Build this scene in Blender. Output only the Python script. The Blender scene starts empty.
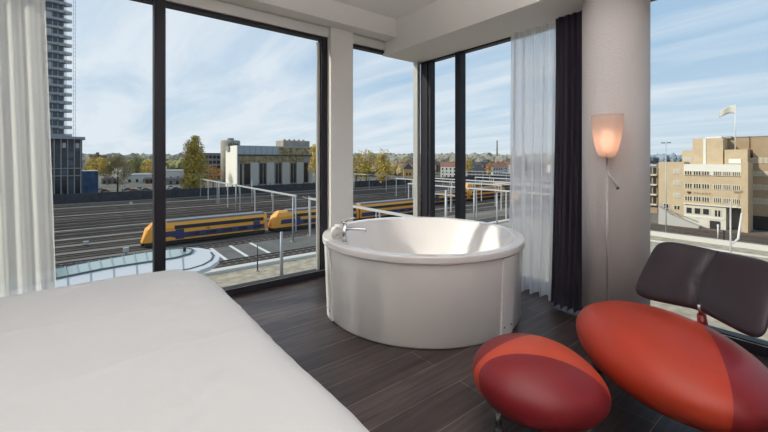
import bpy, bmesh, math, random
from mathutils import Vector, Matrix, noise
PI = math.pi
C = bpy.context.scene.collection
sc = bpy.context.scene
random.seed(7)
UP = 53

# ------------------------------------------------------------------ camera
F = 374.0; HOR = 159.0; H = 1.25
FW = Vector((.6180, .7862, 0)); RT = Vector((.7862, -.6180, 0))
cam = bpy.data.cameras.new('camera'); co = bpy.data.objects.new('camera', cam); C.objects.link(co)
co.location = (0, 0, H)
co.rotation_euler = (PI/2, 0, math.atan2(FW.y, FW.x) - PI/2)
cam.sensor_width = 36; cam.lens = 36*F/768; cam.shift_y = -(216-HOR)/768
cam.clip_start = .05; cam.clip_end = 6000
sc.camera = co
GZ = -15.25 + 0.0      # street level, the room is on the fifth floor

def ray(px, py=HOR):
    l = (px-384)/F
    return Vector((FW.x+l*RT.x, FW.y+l*RT.y, -(py-HOR)/F))
def onY(px, Y): r = ray(px); return r.x*Y/r.y
def onX(px, X): r = ray(px); return r.y*X/r.x
def ground(px, py, z=GZ):
    r = ray(px, py); t = (z-H)/r.z
    return Vector((r.x*t, r.y*t, z))
def deep(px, Z, z=GZ):
    r = ray(px); return Vector((r.x*Z, r.y*Z, z))

# ------------------------------------------------------------------ materials
def mat(name, col, rough=.6, metal=0, spec=.5, bump=0, bscale=40, var=0, vscale=5, emit=None, es=0, coat=0, col2=None, trans=0, stretch=(1,1,1)):
    m = bpy.data.materials.new(name); m.use_nodes = True
    nt = m.node_tree; b = nt.nodes['Principled BSDF']
    b.inputs['Base Color'].default_value = (*col, 1)
    b.inputs['Roughness'].default_value = rough; b.inputs['Metallic'].default_value = metal
    b.inputs['Specular IOR Level'].default_value = spec
    if coat: b.inputs['Coat Weight'].default_value = coat
    if trans: b.inputs['Transmission Weight'].default_value = trans
    if emit: b.inputs['Emission Color'].default_value = (*emit, 1); b.inputs['Emission Strength'].default_value = es
    if bump or var or col2:
        tc = nt.nodes.new('ShaderNodeTexCoord'); mp = nt.nodes.new('ShaderNodeMapping')
        mp.inputs['Scale'].default_value = stretch
        nt.links.new(tc.outputs['Object'], mp.inputs[0])
    if var or col2:
        n = nt.nodes.new('ShaderNodeTexNoise'); n.inputs['Scale'].default_value = vscale; n.inputs['Detail'].default_value = 5
        r = nt.nodes.new('ShaderNodeValToRGB'); r.color_ramp.elements[0].position = .35; r.color_ramp.elements[1].position = .65
        c2 = col2 if col2 else tuple(min(1, c*(1+var)) for c in col)
        c1 = col if col2 else tuple(c*(1-var) for c in col)
        r.color_ramp.elements[0].color = (*c1, 1); r.color_ramp.elements[1].color = (*c2, 1)
        nt.links.new(mp.outputs[0], n.inputs['Vector'])
        nt.links.new(n.outputs['Fac'], r.inputs[0]); nt.links.new(r.outputs[0], b.inputs['Base Color'])
    if bump:
        n2 = nt.nodes.new('ShaderNodeTexNoise'); n2.inputs['Scale'].default_value = bscale; n2.inputs['Detail'].default_value = 4
        bp = nt.nodes.new('ShaderNodeBump'); bp.inputs['Strength'].default_value = bump; bp.inputs['Distance'].default_value = .02
        nt.links.new(mp.outputs[0], n2.inputs['Vector'])
        nt.links.new(n2.outputs['Fac'], bp.inputs['Height']); nt.links.new(bp.outputs[0], b.inputs['Normal'])
    return m

M = {}
M['plaster'] = mat('plaster', (.68,.66,.635), .85, bump=.05, bscale=60)
M['ceil'] = mat('ceiling_paint', (.76,.74,.72), .9)
M['concrete_col'] = mat('column_plaster', (.60,.56,.55), .85, bump=.25, bscale=90)
M['frame'] = mat('dark_frame', (.014,.013,.019), .5, spec=.3)
M['frame_light'] = mat('aluminium_trim', (.45,.45,.43), .4, metal=.3)
M['tub'] = mat('acrylic_white', (.76,.735,.72), .22, coat=.15)
M['chrome'] = mat('chrome', (.75,.75,.76), .12, metal=1)
M['bed'] = mat('white_linen', (.535,.54,.54), .85, bump=.12, bscale=9)
M['towel'] = mat('towel', (.88,.87,.85), .95, bump=.5, bscale=220)
M['blackout'] = mat('dark_curtain_cloth', (.020,.016,.028), .9)
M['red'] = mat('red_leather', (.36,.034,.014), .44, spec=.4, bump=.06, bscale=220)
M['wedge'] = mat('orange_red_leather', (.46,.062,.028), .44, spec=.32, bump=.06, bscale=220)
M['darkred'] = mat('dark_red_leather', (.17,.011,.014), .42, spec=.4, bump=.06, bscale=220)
M['blackleather'] = mat('black_leather', (.028,.020,.025), .38, spec=.32, bump=.08, bscale=180)
M['rubber'] = mat('black_rubber', (.015,.015,.015), .5)
M['castor'] = mat('steel_grey', (.3,.3,.3), .3, metal=.8)

def sheer(name, col, alpha):
    m = bpy.data.materials.new(name); m.use_nodes = True; nt = m.node_tree
    nt.nodes.clear()
    o = nt.nodes.new('ShaderNodeOutputMaterial'); mx = nt.nodes.new('ShaderNodeMixShader')
    t = nt.nodes.new('ShaderNodeBsdfTransparent'); d = nt.nodes.new('ShaderNodeBsdfDiffuse'); tl = nt.nodes.new('ShaderNodeBsdfTranslucent')
    a = nt.nodes.new('ShaderNodeMixShader'); a.inputs[0].default_value = .45
    d.inputs[0].default_value = (*col,1); tl.inputs[0].default_value = (*col,1)
    nt.links.new(d.outputs[0], a.inputs[1]); nt.links.new(tl.outputs[0], a.inputs[2])
    # a woven cloth closes up when seen along its surface
    lw = nt.nodes.new('ShaderNodeLayerWeight'); lw.inputs['Blend'].default_value = .5
    mr = nt.nodes.new('ShaderNodeMapRange'); mr.inputs['To Min'].default_value = alpha; mr.inputs['To Max'].default_value = min(1, alpha+.45)
    nt.links.new(lw.outputs['Facing'], mr.inputs[0]); nt.links.new(mr.outputs[0], mx.inputs[0])
    nt.links.new(t.outputs[0], mx.inputs[1]); nt.links.new(a.outputs[0], mx.inputs[2]); nt.links.new(mx.outputs[0], o.inputs[0])
    return m
M['sheer_l'] = sheer('sheer_voile_dense', (.93,.925,.89), .64)
M['sheer_r'] = sheer('sheer_voile', (.92,.93,.95), .58)

def glassmat():
    m = bpy.data.materials.new('window_glass'); m.use_nodes = True; nt = m.node_tree; nt.nodes.clear()
    o = nt.nodes.new('ShaderNodeOutputMaterial'); mx = nt.nodes.new('ShaderNodeMixShader')
    t = nt.nodes.new('ShaderNodeBsdfTransparent'); t.inputs[0].default_value = (.97,.985,.98,1)
    g = nt.nodes.new('ShaderNodeBsdfGlossy'); g.inputs['Roughness'].default_value = 0
    fr = nt.nodes.new('ShaderNodeFresnel'); fr.inputs[0].default_value = 1.18
    ge = nt.nodes.new('ShaderNodeNewGeometry'); iv = nt.nodes.new('ShaderNodeMath'); iv.operation = 'SUBTRACT'; iv.inputs[0].default_value = 1
    ml = nt.nodes.new('ShaderNodeMath'); ml.operation = 'MULTIPLY'
    nt.links.new(ge.outputs['Backfacing'], iv.inputs[1]); nt.links.new(iv.outputs[0], ml.inputs[0]); nt.links.new(fr.outputs[0], ml.inputs[1])
    nt.links.new(ml.outputs[0], mx.inputs[0]); nt.links.new(t.outputs[0], mx.inputs[1]); nt.links.new(g.outputs[0], mx.inputs[2])
    nt.links.new(mx.outputs[0], o.inputs[0]); return m
M['glass'] = glassmat()

def floormat():
    m = bpy.data.materials.new('dark_wood_planks'); m.use_nodes = True; nt = m.node_tree; b = nt.nodes['Principled BSDF']
    tc = nt.nodes.new('ShaderNodeTexCoord')
    br = nt.nodes.new('ShaderNodeTexBrick'); br.inputs['Scale'].default_value = 1
    br.inputs['Brick Width'].default_value = 1.25; br.inputs['Row Height'].default_value = .2
    br.inputs['Mortar Size'].default_value = .0016; br.inputs['Mortar Smooth'].default_value = 0
    br.offset = .37; br.inputs['Color1'].default_value = (.024,.0185,.018,1); br.inputs['Color2'].default_value = (.050,.041,.041,1)
    br.inputs['Mortar'].default_value = (.15,.135,.13,1); br.inputs['Bias'].default_value = 0
    mp = nt.nodes.new('ShaderNodeMapping'); mp.inputs['Location'].default_value = (.4,.0+.005,0)
    nt.links.new(tc.outputs['Object'], mp.inputs[0]); nt.links.new(mp.outputs[0], br.inputs[0])
    m2 = nt.nodes.new('ShaderNodeMapping'); m2.inputs['Scale'].default_value = (1.2, 14, 1)
    n = nt.nodes.new('ShaderNodeTexNoise'); n.inputs['Scale'].default_value = 2.2; n.inputs['Detail'].default_value = 8; n.inputs['Distortion'].default_value = .6
    nt.links.new(tc.outputs['Object'], m2.inputs[0]); nt.links.new(m2.outputs[0], n.inputs[0])
    r = nt.nodes.new('ShaderNodeValToRGB'); r.color_ramp.elements[0].color = (.45,.45,.48,1); r.color_ramp.elements[0].position = .3
    r.color_ramp.elements[1].color = (2.0,1.8,1.65,1); r.color_ramp.elements[1].position = .72
    nt.links.new(n.outputs['Fac'], r.inputs[0])
    mx = nt.nodes.new('ShaderNodeMix'); mx.data_type = 'RGBA'; mx.blend_type = 'MULTIPLY'; mx.inputs[0].default_value = 1
    nt.links.new(br.outputs['Color'], mx.inputs[6]); nt.links.new(r.outputs[0], mx.inputs[7])
    nt.links.new(mx.outputs[2], b.inputs['Base Color']); b.inputs['Roughness'].default_value = .42
    bp = nt.nodes.new('ShaderNodeBump'); bp.inputs['Strength'].default_value = .12; bp.inputs['Distance'].default_value = .01
    nt.links.new(n.outputs['Fac'], bp.inputs['Height']); nt.links.new(bp.outputs[0], b.inputs['Normal'])
    return m
M['floor'] = floormat()

# outdoors
M['ballast'] = mat('ballast', (.145,.13,.11), .95, col2=(.225,.205,.18), vscale=.12, stretch=(.25,3,1))
M['ballast_dark'] = mat('ballast_rusty', (.105,.085,.07), .95, var=.25, vscale=.4)
M['brownearth'] = mat('brown_ballast', (.17,.105,.07), .95, var=.2, vscale=.3)
M['cream'] = mat('cream_gravel', (.47,.41,.31), .95, col2=(.30,.255,.185), vscale=.8)
M['palepave'] = mat('pale_paving', (.60,.57,.49), .9, var=.08, vscale=.5)
M['white_wall'] = mat('white_concrete', (.60,.59,.55), .8)
M['asphalt'] = mat('asphalt', (.14,.135,.125), .9, var=.15, vscale=.3)
M['scrub'] = mat('scrubland', (.085,.085,.065), .95, col2=(.17,.155,.12), vscale=.08)
M['rail'] = mat('rail_steel', (.13,.11,.10), .4, metal=.5)
M['sleeper'] = mat('concrete_sleeper', (.24,.22,.2), .9)
M['galv'] = mat('galvanised_steel', (.50,.51,.51), .5, metal=.2)
M['greysteel'] = mat('grey_steel', (.32,.34,.36), .5, metal=.2)
M['darkwall'] = mat('dark_retaining_wall', (.06,.06,.068), .9, var=.2, vscale=.4)
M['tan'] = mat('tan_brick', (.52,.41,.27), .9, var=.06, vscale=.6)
M['tan2'] = mat('tan_brick_rear_shade', (.36,.265,.17), .9, var=.06, vscale=.6)  # tan darkened with the rear wing's shade in the colour; flats reuse it
M['winframe'] = mat('cream_window_frame', (.60,.54,.42), .8)
M['offwhite'] = mat('off_white_panel', (.70,.69,.63), .7)
M['darkglass'] = mat('dark_window_glass', (.03,.032,.036), .15)
M['midglass'] = mat('blue_grey_glass', (.06,.085,.11), .12)
M['slab'] = mat('grey_slab', (.32,.32,.33), .8)
M['balcony'] = mat('pale_balcony', (.55,.55,.54), .7)
M['panel_grey'] = mat('pale_grey_panel', (.46,.45,.42), .8)
M['green_glass'] = mat('canopy_glass', (.30,.40,.38), .12)
M['canopy_white'] = mat('canopy_panel', (.56,.58,.60), .45)
M['canopy_line'] = mat('canopy_joint', (.06,.07,.08), .5)
M['concrete'] = mat('facade_concrete', (.34,.31,.26), .9, var=.12, vscale=.3)
M['lightpanel'] = mat('facade_light_panel', (.52,.50,.45), .85)
M['whitebrick'] = mat('white_gable', (.82,.80,.72), .85)
M['ochreglass'] = mat('ochre_glazing', (.28,.22,.10), .3, var=.5, vscale=.5)
M['skyglass'] = mat('pale_glazing', (.36,.42,.44), .2)
M['yellow'] = mat('train_yellow', (.85,.37,.045), .35, coat=.3)
M['navy'] = mat('train_navy', (.035,.045,.13), .35)
M['trainroof'] = mat('train_roof', (.20,.22,.25), .6)
M['dark'] = mat('undercarriage', (.03,.028,.027), .8)
M['bark'] = mat('bark', (.09,.07,.05), .95)
M['lf_yellow'] = mat('leaves_yellow', (.75,.50,.07), .8, col2=(.45,.33,.07), vscale=.5)
M['lf_gold'] = mat('leaves_gold', (.64,.46,.09), .8, col2=(.33,.26,.06), vscale=.35)
M['lf_olive'] = mat('leaves_olive', (.26,.21,.09), .8, col2=(.42,.34,.16), vscale=.35)
M['lf_orange'] = mat('leaves_orange', (.55,.28,.06), .8, col2=(.34,.2,.06), vscale=.5)
M['lf_green'] = mat('leaves_green', (.15,.17,.06), .8, col2=(.26,.25,.09), vscale=.15)
M['hazewood'] = mat('haze_pale_wood', (.24,.24,.20), .95, col2=(.36,.33,.25), vscale=.02)  # lightened so the base colour carries the distance haze
M['hazeblue'] = mat('haze_blue_trees', (.30,.36,.42), .95, var=.12, vscale=.004)  # blue of the air haze put into the tree colour
M['bluetarp'] = mat('blue_tarpaulin', (.06,.13,.30), .6, col2=(.16,.22,.34), vscale=.4)
M['roofdark'] = mat('dark_roof', (.07,.07,.08), .8)
M['roofred'] = mat('red_roof', (.26,.12,.08), .85)
M['brick'] = mat('brown_brick', (.26,.16,.11), .9, var=.15, vscale=.3)
M['housewhite'] = mat('house_white', (.66,.63,.57), .85)
M['grey'] = mat('mid_grey', (.28,.27,.26), .8)
M['carwhite'] = mat('car_white', (.7,.7,.7), .3)
M['carred'] = mat('car_red', (.4,.06,.04), .3)
M['cardark'] = mat('car_dark', (.06,.065,.08), .3)
M['yellowpaint'] = mat('yellow_paint', (.75,.48,.05), .6)
M['flag'] = mat('flag_cloth', (.55,.54,.50), .9)
M['signbrown'] = mat('sign_brown', (.06,.03,.02), .6)
M['lineWhite'] = mat('road_paint', (.68,.68,.64), .8)

# ------------------------------------------------------------------ mesh helpers
class MB:
    def __init__(s): s.bm = bmesh.new()
    def box(s, x0,y0,z0,x1,y1,z1, bevel=0):
        x0,x1=sorted((x0,x1)); y0,y1=sorted((y0,y1)); z0,z1=sorted((z0,z1))
        v=[s.bm.verts.new(p) for p in ((x0,y0,z0),(x1,y0,z0),(x1,y1,z0),(x0,y1,z0),(x0,y0,z1),(x1,y0,z1),(x1,y1,z1),(x0,y1,z1))]
        fs=[s.bm.faces.new([v[i] for i in f]) for f in ((3,2,1,0),(4,5,6,7),(0,1,5,4),(1,2,6,5),(2,3,7,6),(3,0,4,7))]
        if bevel:
            es={e for f in fs for e in f.edges}
            bmesh.ops.bevel(s.bm, geom=list(es), offset=bevel, segments=2, affect='EDGES', profile=.7)
        return s
    def tube(s, pts, r, n=10, caps=True):
        rs = r if isinstance(r,(list,tuple)) else [r]*len(pts)
        pts=[Vector(p) for p in pts]; rings=[]
        up=None
        for i,p in enumerate(pts):
            t=(pts[min(i+1,len(pts)-1)]-pts[max(i-1,0)]).normalized()
            if up is None:
                a=Vector((0,0,1)) if abs(t.z)<.9 else Vector((1,0,0)); up=t.cross(a).normalized()
            up=(up-t*up.dot(t)).normalized(); w=t.cross(up)
            rings.append([s.bm.verts.new(p+(up*math.cos(2*PI*k/n)+w*math.sin(2*PI*k/n))*rs[i]) for k in range(n)])
        for a,b in zip(rings,rings[1:]):
            for k in range(n): s.bm.faces.new((a[k],a[(k+1)%n],b[(k+1)%n],b[k])).smooth=True
        if caps: s.bm.faces.new(rings[0][::-1]); s.bm.faces.new(rings[-1])
        return s
    def lathe(s, prof, c=(0,0,0), n=64, a0=0, a1=2*PI, smooth=True, cap=False):
        full=abs(a1-a0-2*PI)<1e-6; m=n if full else n+1; c=Vector(c); R=[]
        for r,z in prof:
            if r<1e-6: R.append([s.bm.verts.new(c+Vector((0,0,z)))]*m); continue
            R.append([s.bm.verts.new(c+Vector((r*math.cos(a0+(a1-a0)*k/n), r*math.sin(a0+(a1-a0)*k/n), z))) for k in range(m)])
        for a,b in zip(R,R[1:]):
            for k in range(n):
                k2=(k+1)%m; q=[a[k],a[k2],b[k2],b[k]]; u=[]
                for v in q:
                    if v not in u: u.append(v)
                if len(u)>2:
                    try: s.bm.faces.new(u).smooth=smooth
                    except ValueError: pass
        return s
    def prism(s, poly, z0, z1):
        a=[s.bm.verts.new((x,y,z0)) for x,y in poly]; b=[s.bm.verts.new((x,y,z1)) for x,y in poly]; n=len(poly)
        s.bm.faces.new(a[::-1]); s.bm.faces.new(b)
        for i in range(n): s.bm.faces.new((a[i],a[(i+1)%n],b[(i+1)%n],b[i]))
        return s
    def extrude_x(s, yz, x0, x1, f=None):
        a=[s.bm.verts.new((x0,y,z)) for y,z in yz]; b=[s.bm.verts.new((x1,y,z)) for y,z in yz]; n=len(yz)
        s.bm.faces.new(a[::-1]); s.bm.faces.new(b)
        for i in range(n): s.bm.faces.new((a[i],a[(i+1)%n],b[(i+1)%n],b[i]))
        return s
    def build(s, name, m, parent=None, smooth=False, **kw):
        bmesh.ops.recalc_face_normals(s.bm, faces=s.bm.faces)
        me=bpy.data.meshes.new(name); s.bm.to_mesh(me); s.bm.free(); me.materials.append(m)
        if smooth:
            for p in me.polygons: p.use_smooth=True
        o=bpy.data.objects.new(name, me); C.objects.link(o)
        if parent: o.parent=parent; o.matrix_parent_inverse=Matrix.Translation(-parent.location) if kw.get('world') else Matrix()
        return o

def tag(o, label=None, cat=None, group=None, kind=None):
    if label: o['label']=label
    if cat: o['category']=cat
    if group: o['group']=group
    if kind: o['kind']=kind
    return o
def thing(name, loc, label, cat, group=None, rz=0):
    o=bpy.data.objects.new(name,None); C.objects.link(o); o.location=loc; o.rotation_euler=(0,0,rz); o.empty_display_size=.1
    return tag(o,label,cat,group)
def struct(o): return tag(o, kind='structure')
KIDS={}
def copy_tree(o, loc=None, rz=None, label=None):
    def rec(s, par):
        c=s.copy(); C.objects.link(c)
        if par: c.parent=par
        for ch in [x for x in ALLCH(s)]: rec(ch,c)
        return c
    c=rec(o,None)
    if loc is not None: c.location=loc
    if rz is not None: c.rotation_euler=(0,0,rz)
    if label: c['label']=label
    return c
def ALLCH(o): return [x for x in bpy.data.objects if x.parent==o]

# ------------------------------------------------------------------ the room
XW, YW, CEIL = 3.345, 3.525, 2.854
XL, YN = -2.6, -3.0
struct(MB().box(XL,YN,-.2,XW+.12,YW+.12,0).build('floor', M['floor']))
struct(MB().box(XL,YN,CEIL,XW+.12,YW+.12,CEIL+.2).build('ceiling', M['ceil']))
# wall along the long window: header strip, pillar, end piece
wl=MB(); wl.box(XL,3.505,2.55,2.776,YW+.12,CEIL); wl.box(XL,3.45,0,-2.2,YW+.12,2.55)
wl.box(2.0,3.45,0,2.278,YW+.12,2.646)
struct(wl.build('wall_left', M['plaster']))
struct(MB().box(XL,3.29,2.646,2.776,3.505,CEIL, ).build('trim_1', M['plaster']))      # bulkhead over the long window
struct(MB().box(2.772,YN,2.488,XW+.12,YW+.02,CEIL).build('trim_2', M['plaster']))      # deep beam over the side window
struct(MB().box(-1.9,3.46,2.638,2.772,3.472,2.646).build('trim_3', M['frame_light']))
wr=MB(); wr.box(XW,1.07,0,XW+.12,1.42,2.488); wr.box(XW,YN,0,XW+.12,-2.0,2.488)
struct(wr.build('wall_right', M['plaster']))
struct(MB().box(XL-.12,YN,0,XL,YW+.12,CEIL).build('wall_back', M['plaster']))
struct(MB().box(XL,YN-.12,0,XW+.12,YN,CEIL).build('wall_near', M['plaster']))
cb=MB(); cb.lathe([(0,0),(.222,0),(.222,2.488),(0,2.488)], (3.155,1.158,0), 96)
struct(cb.build('wall_column', M['concrete_col']))

def window_along_x(name, x0, x1, z1, mull=(), left=True, right=True, y=YW):
    o=MB(); 
    o.box(x0,y,0,x1,y+.08,.075); o.box(x0,y,z1-.038,x1,y+.08,z1)
    if left: o.box(x0,y+.001,.075,x0+.065,y+.079,z1-.038)
    if right: o.box(x1-.07,y+.001,.075,x1,y+.079,z1-.038)
    w=struct(o.build(name, M['frame']))
    for a,b in mull:
        MB().box(a,y-.03,.0,b,y+.08,z1-.0).build('mullion', M['frame'], w)
    g=MB().box(x0+.02,y+.045,.06,x1-.02,y+.057,z1-.04).build('glass_pane', M['glass'], w)
    return w
w1=window_along_x('window_1', -2.2, 2.0, 2.556, mull=[(.405,.485),(-1.45,-1.37)])
MB().box(1.895,YW+.03,.075,1.925,YW+.06,2.49).build('inner_bead', M['frame_light'], w1)
MB().box(-2.2,YW-.002,.068,2.0,YW+.01,.073).build('sill_line', M['frame_light'], w1)
w2=window_along_x('window_2', 2.278, XW, 2.556, left=False, right=False)
MB().box(XW-.055,YW-.03,0,XW-.002,YW+.05,2.488).build('corner_post', M['frame_light'], w2)

def window_along_y(name, y0, y1, z1, mull, x=XW):
    o=MB(); o.box(x,y0,0,x+.08,y1,.08); o.box(x,y0,z1-.018,x+.08,y1,z1)
    w=struct(o.build(name, M['frame']))
    for a,b,p in mull: MB().box(x-p,a,0,x+.08,b,z1).build('mullion', M['frame'], w)
    MB().box(x+.045,y0,.06,x+.057,y1,z1-.01).build('glass_pane', M['glass'], w)
    return w
w3=window_along_y('window_3', 1.42, 3.50, 2.488, [(3.37,3.49,.0),(3.315,3.345,.0),(2.825,2.905,.012)])
MB().box(XW+.02,3.347,.08,XW+.05,3.368,2.47).build('inner_bead', M['frame_light'], w3)
w4=window_along_y('window_4', -2.0, 1.07, 2.488, [(-.75,-.67,.015)])
MB().box(XW-.003,-2.0,.066,XW+.01,1.07,.071).build('sill_line', M['frame_light'], w4)

# ------------------------------------------------------------------ curtains
def curtain(name, axis, c0, c1, base, amp, folds, z1, m, label, cat, flare=0, seed=0, drift=0, hook=True):
    bm=MB(); n=int(folds*16); nz=26; rnd=random.Random(seed); ph=[rnd.uniform(-.5,.5) for _ in range(int(folds)+3)]
    am=[rnd.uniform(.6,1.25) for _ in range(int(folds)+3)]
    rows=[]
    for j in range(nz+1):
        v=j/nz; z=.012+(z1-.012)*v; row=[]
        for i in range(n+1):
            u=i/n; k=u*folds; ki=int(k)
            a=am[ki]*(1-(k-ki))+am[ki+1]*(k-ki)
            p=ph[ki]*(1-(k-ki))+ph[ki+1]*(k-ki)
            pin=.45+.55*min(1,(1-v)*5)                       # pinched heading
            off=amp*a*pin*math.sin(2*PI*k+p)+amp*.25*math.sin(2*PI*k*2.3+p*3+v*1.5)
            off+= -flare*(1-v)**1.5
            cc=c0+(c1-c0)*u + drift*(1-v)*math.sin(PI*(u-.5))
            zz=z+ (0 if j else .012*math.sin(2*PI*k+1))
            if axis=='x': row.append(bm.bm.verts.new((cc,base+off,zz)))
            else: row.append(bm.bm.verts.new((base+off,cc,zz)))
        rows.append(row)
    for a,b in zip(rows,rows[1:]):
        for i in range(n): bm.bm.faces.new((a[i],a[i+1],b[i+1],b[i])).smooth=True
    o=bm.build(name, m); tag(o,label,cat); return o
curtain('sheer_curtain','x',-2.15,-.247,3.405,.024,21,2.640,M['sheer_l'],'white sheer curtain at the left end of the long window, behind the bed','curtain',seed=3,drift=.075)  # left part out of view lengthened to filter sun off the tub
curtain('sheer_curtain','y',2.145,1.64,3.28,.046,5,2.484,M['sheer_r'],'white sheer curtain hanging between the bathtub and the dark curtain','curtain',flare=.06,seed=11,drift=.02)
curtain('blackout_curtain','y',1.655,1.22,3.215,.026,7,2.484,M['blackout'],'dark navy floor length curtain drawn back beside the round column','curtain',flare=.12,seed=5,drift=.02)

# ------------------------------------------------------------------ bed
bed=thing('bed',(-.55,1.3,0),'large bed with smooth white cover in the foreground','bed')
def pad(x0,x1,y0,y1,z0,z1,r,nx=60,ny=60, wav=0, seed=0):
    bm=bmesh.new(); rows=[]
    # superellipse-section pad
    def prof(t):   # t -1..1 over the half perimeter, returns inset, height
        return t
    N=nx; 
    def hgt(x,y):
        dx=min(x-x0,x1-x); dy=min(y-y0,y1-y)
        q=0
        for d in (dx,dy):
            if d<r: q+= (1-d/r)**2
        q=min(1,q); return z1-r*.9*(1-math.sqrt(max(0,1-q)))
    us=[0,.004,.012,.025,.045,.07]+[.1+.8*i/(nx-1) for i in range(nx)]+[.93,.955,.975,.988,.996,1]
    grid=[]
    for u in us:
        row=[]
        for w in us:
            x=x0+(x1-x0)*u; y=y0+(y1-y0)*w
            # round the plan corners
            cx=(x-(x0+x1)/2)/((x1-x0)/2); cy=(y-(y0+y1)/2)/((y1-y0)/2)
            k=max(abs(cx),abs(cy)); pnorm=(abs(cx)**14+abs(cy)**14)**(1/14) if k>0 else 1
            s=k/pnorm if pnorm>0 else 1
            X=(x0+x1)/2+cx*s*(x1-x0)/2; Y=(y0+y1)/2+cy*s*(y1-y0)/2
            z=hgt(x,y)
            if wav: z+= wav*(noise.noise(Vector((x*1.3+seed,y*1.3,0)))+.35*noise.noise(Vector((x*4+y*1.5+seed,y*4,3))))
            if wav:      # pressed-in folding lines and small wrinkles of the cover
                z+= .008*math.exp(-((y-1.345-.025*math.sin(4*x+1)-.10*x)/.016)**2)*(.6+.4*math.sin(7*x))
                z+= .004*math.exp(-((y-1.82-.05*math.sin(3*x)+.22*x)/.014)**2)
                z+= .003*noise.noise(Vector((x*9+y*3,y*16-x*5,1)))
            row.append(bm.verts.new((X,Y,z)))
        grid.append(row)
    n=len(us)
    for i in range(n-1):
        for j in range(n-1): bm.faces.new((grid[i][j],grid[i+1][j],grid[i+1][j+1],grid[i][j+1]))
    per=[grid[i][0] for i in range(n)]+[grid[n-1][j] for j in range(1,n)]+[grid[i][n-1] for i in range(n-2,-1,-1)]+[grid[0][j] for j in range(n-2,0,-1)]
    low=[bm.verts.new((v.co.x,v.co.y,z0)) for v in per]
    for i in range(len(per)): bm.faces.new((per[i],low[i],low[(i+1)%len(per)],per[(i+1)%len(per)]))
    bm.faces.new(low)
    for v in bm.verts: v.co-=Vector((-.55,1.3,0))
    m=MB(); m.bm.free(); m.bm=bm; return m
pad(-1.50,.565,.15,2.515,.30,.635,.15,nx=170,wav=.014,seed=2).build('duvet',M['bed'],bed,smooth=True)
pad(-1.48,.535,.17,2.48,.14,.299,.05).build('mattress',M['bed'],bed,smooth=True)
MB().box(-1.05,-1.15,.06,1.0,1.05,.139).build('bed_base',mat('bed_base',(.08,.07,.065),.7),bed)
for sx in (-1,.93):
    for sy in (-1.08,.95): MB().box(sx,sy,0,sx+.07,sy+.07,.06).build('leg',M['rubber'],bed)

# ------------------------------------------------------------------ bathtub
TC=Vector((2.270,2.362,0))
tub=thing('bathtub',TC,'round white freestanding bathtub in the corner between the windows','bathtub')
prof=[(0,0.02),(.80,.02),(.805,.0),(.811,.01),(.831,.555),(.831,.566)]
MB().lathe(prof,n=128).build('apron',M['tub'],tub)
prof=[(.829,.567),(.846,.5675),(.849,.570),(.850,.575),(.850,.582),(.850,.604),(.8497,.610),(.8475,.6145),(.843,.6175),(.837,.618),(.830,.618),(.785,.616),(.775,.6155),(.767,.612),(.762,.605),(.758,.594),(.715,.54),(.665,.40),(.62,.26),(.54,.17),(.42,.145),(0,.14)]
MB().lathe(prof,n=128).build('basin',M['tub'],tub)
def seat_shelf(a0,a1):
    b=MB(); b.lathe([(.69,.20),(.50,.20),(.50,.34),(.53,.36),(.67,.37)],a0=a0,a1=a1,n=30); return b
seat_shelf(math.radians(100),math.radians(190)).build('bathing_seat',M['tub'],tub)
for a in (-86.5,165.5):
    r0=math.radians(a-5.0); r1=math.radians(a+5.0)
    b=MB(); n=8
    for (rr0,rr1,z0,z1) in ((0,0,.012,.54),):
        V=[]
        for k in range(n+1):
            th=r0+(r1-r0)*k/n
            V.append([b.bm.verts.new(((rad)*math.cos(th),(rad)*math.sin(th),z)) for rad,z in ((.80,.006),(.825,.006),(.846,.562),(.81,.562))])
        for p,q in zip(V,V[1:]):
            for j in range(4): b.bm.faces.new((p[j],p[(j+1)%4],q[(j+1)%4],q[j]))
        b.bm.faces.new(V[0]); b.bm.faces.new(V[-1][::-1])
    fl=b.build('access_panel',M['tub'],tub)
    for da,z in ((-3.2,.075),(2.6,.075)):
        th=math.radians(a+da); d=Vector((math.cos(th),math.sin(th),0)); p=d*.827+Vector((0,0,z))
        MB().tube([p,p+d*.006],.0075,12).build('screw',M['chrome'],fl)
p=Vector((.18,.1,.142)); MB().tube([p,p+Vector((0,0,.006))],.035,20).build('drain',M['chrome'],tub)

fa=thing('bath_mixer',(1.50,2.385,.617),'chrome mixer tap on the left rim of the bathtub','tap')
MB().tube([(0,0,0),(0,0,.012)],.030,20).build('base',M['chrome'],fa)
MB().tube([(0,0,.012),(0,0,.145)],.0165,16).build('body',M['chrome'],fa)
sp=(RT*.95-FW*.2).normalized()
MB().tube([(0,0,.105),sp*.05+Vector((0,0,.112)),sp*.15+Vector((0,0,.112)),sp*.165+Vector((0,0,.098))],[.013,.012,.011,.010],12).build('spout',M['chrome'],fa)
MB().tube([(0,0,.146),(0,0,.165)],.019,16).build('handle_cap',M['chrome'],fa)
MB().tube([-sp*.025+Vector((0,0,.160)),sp*.075+Vector((0,0,.195))],[.009,.006],10).build('lever',M['chrome'],fa)
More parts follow.
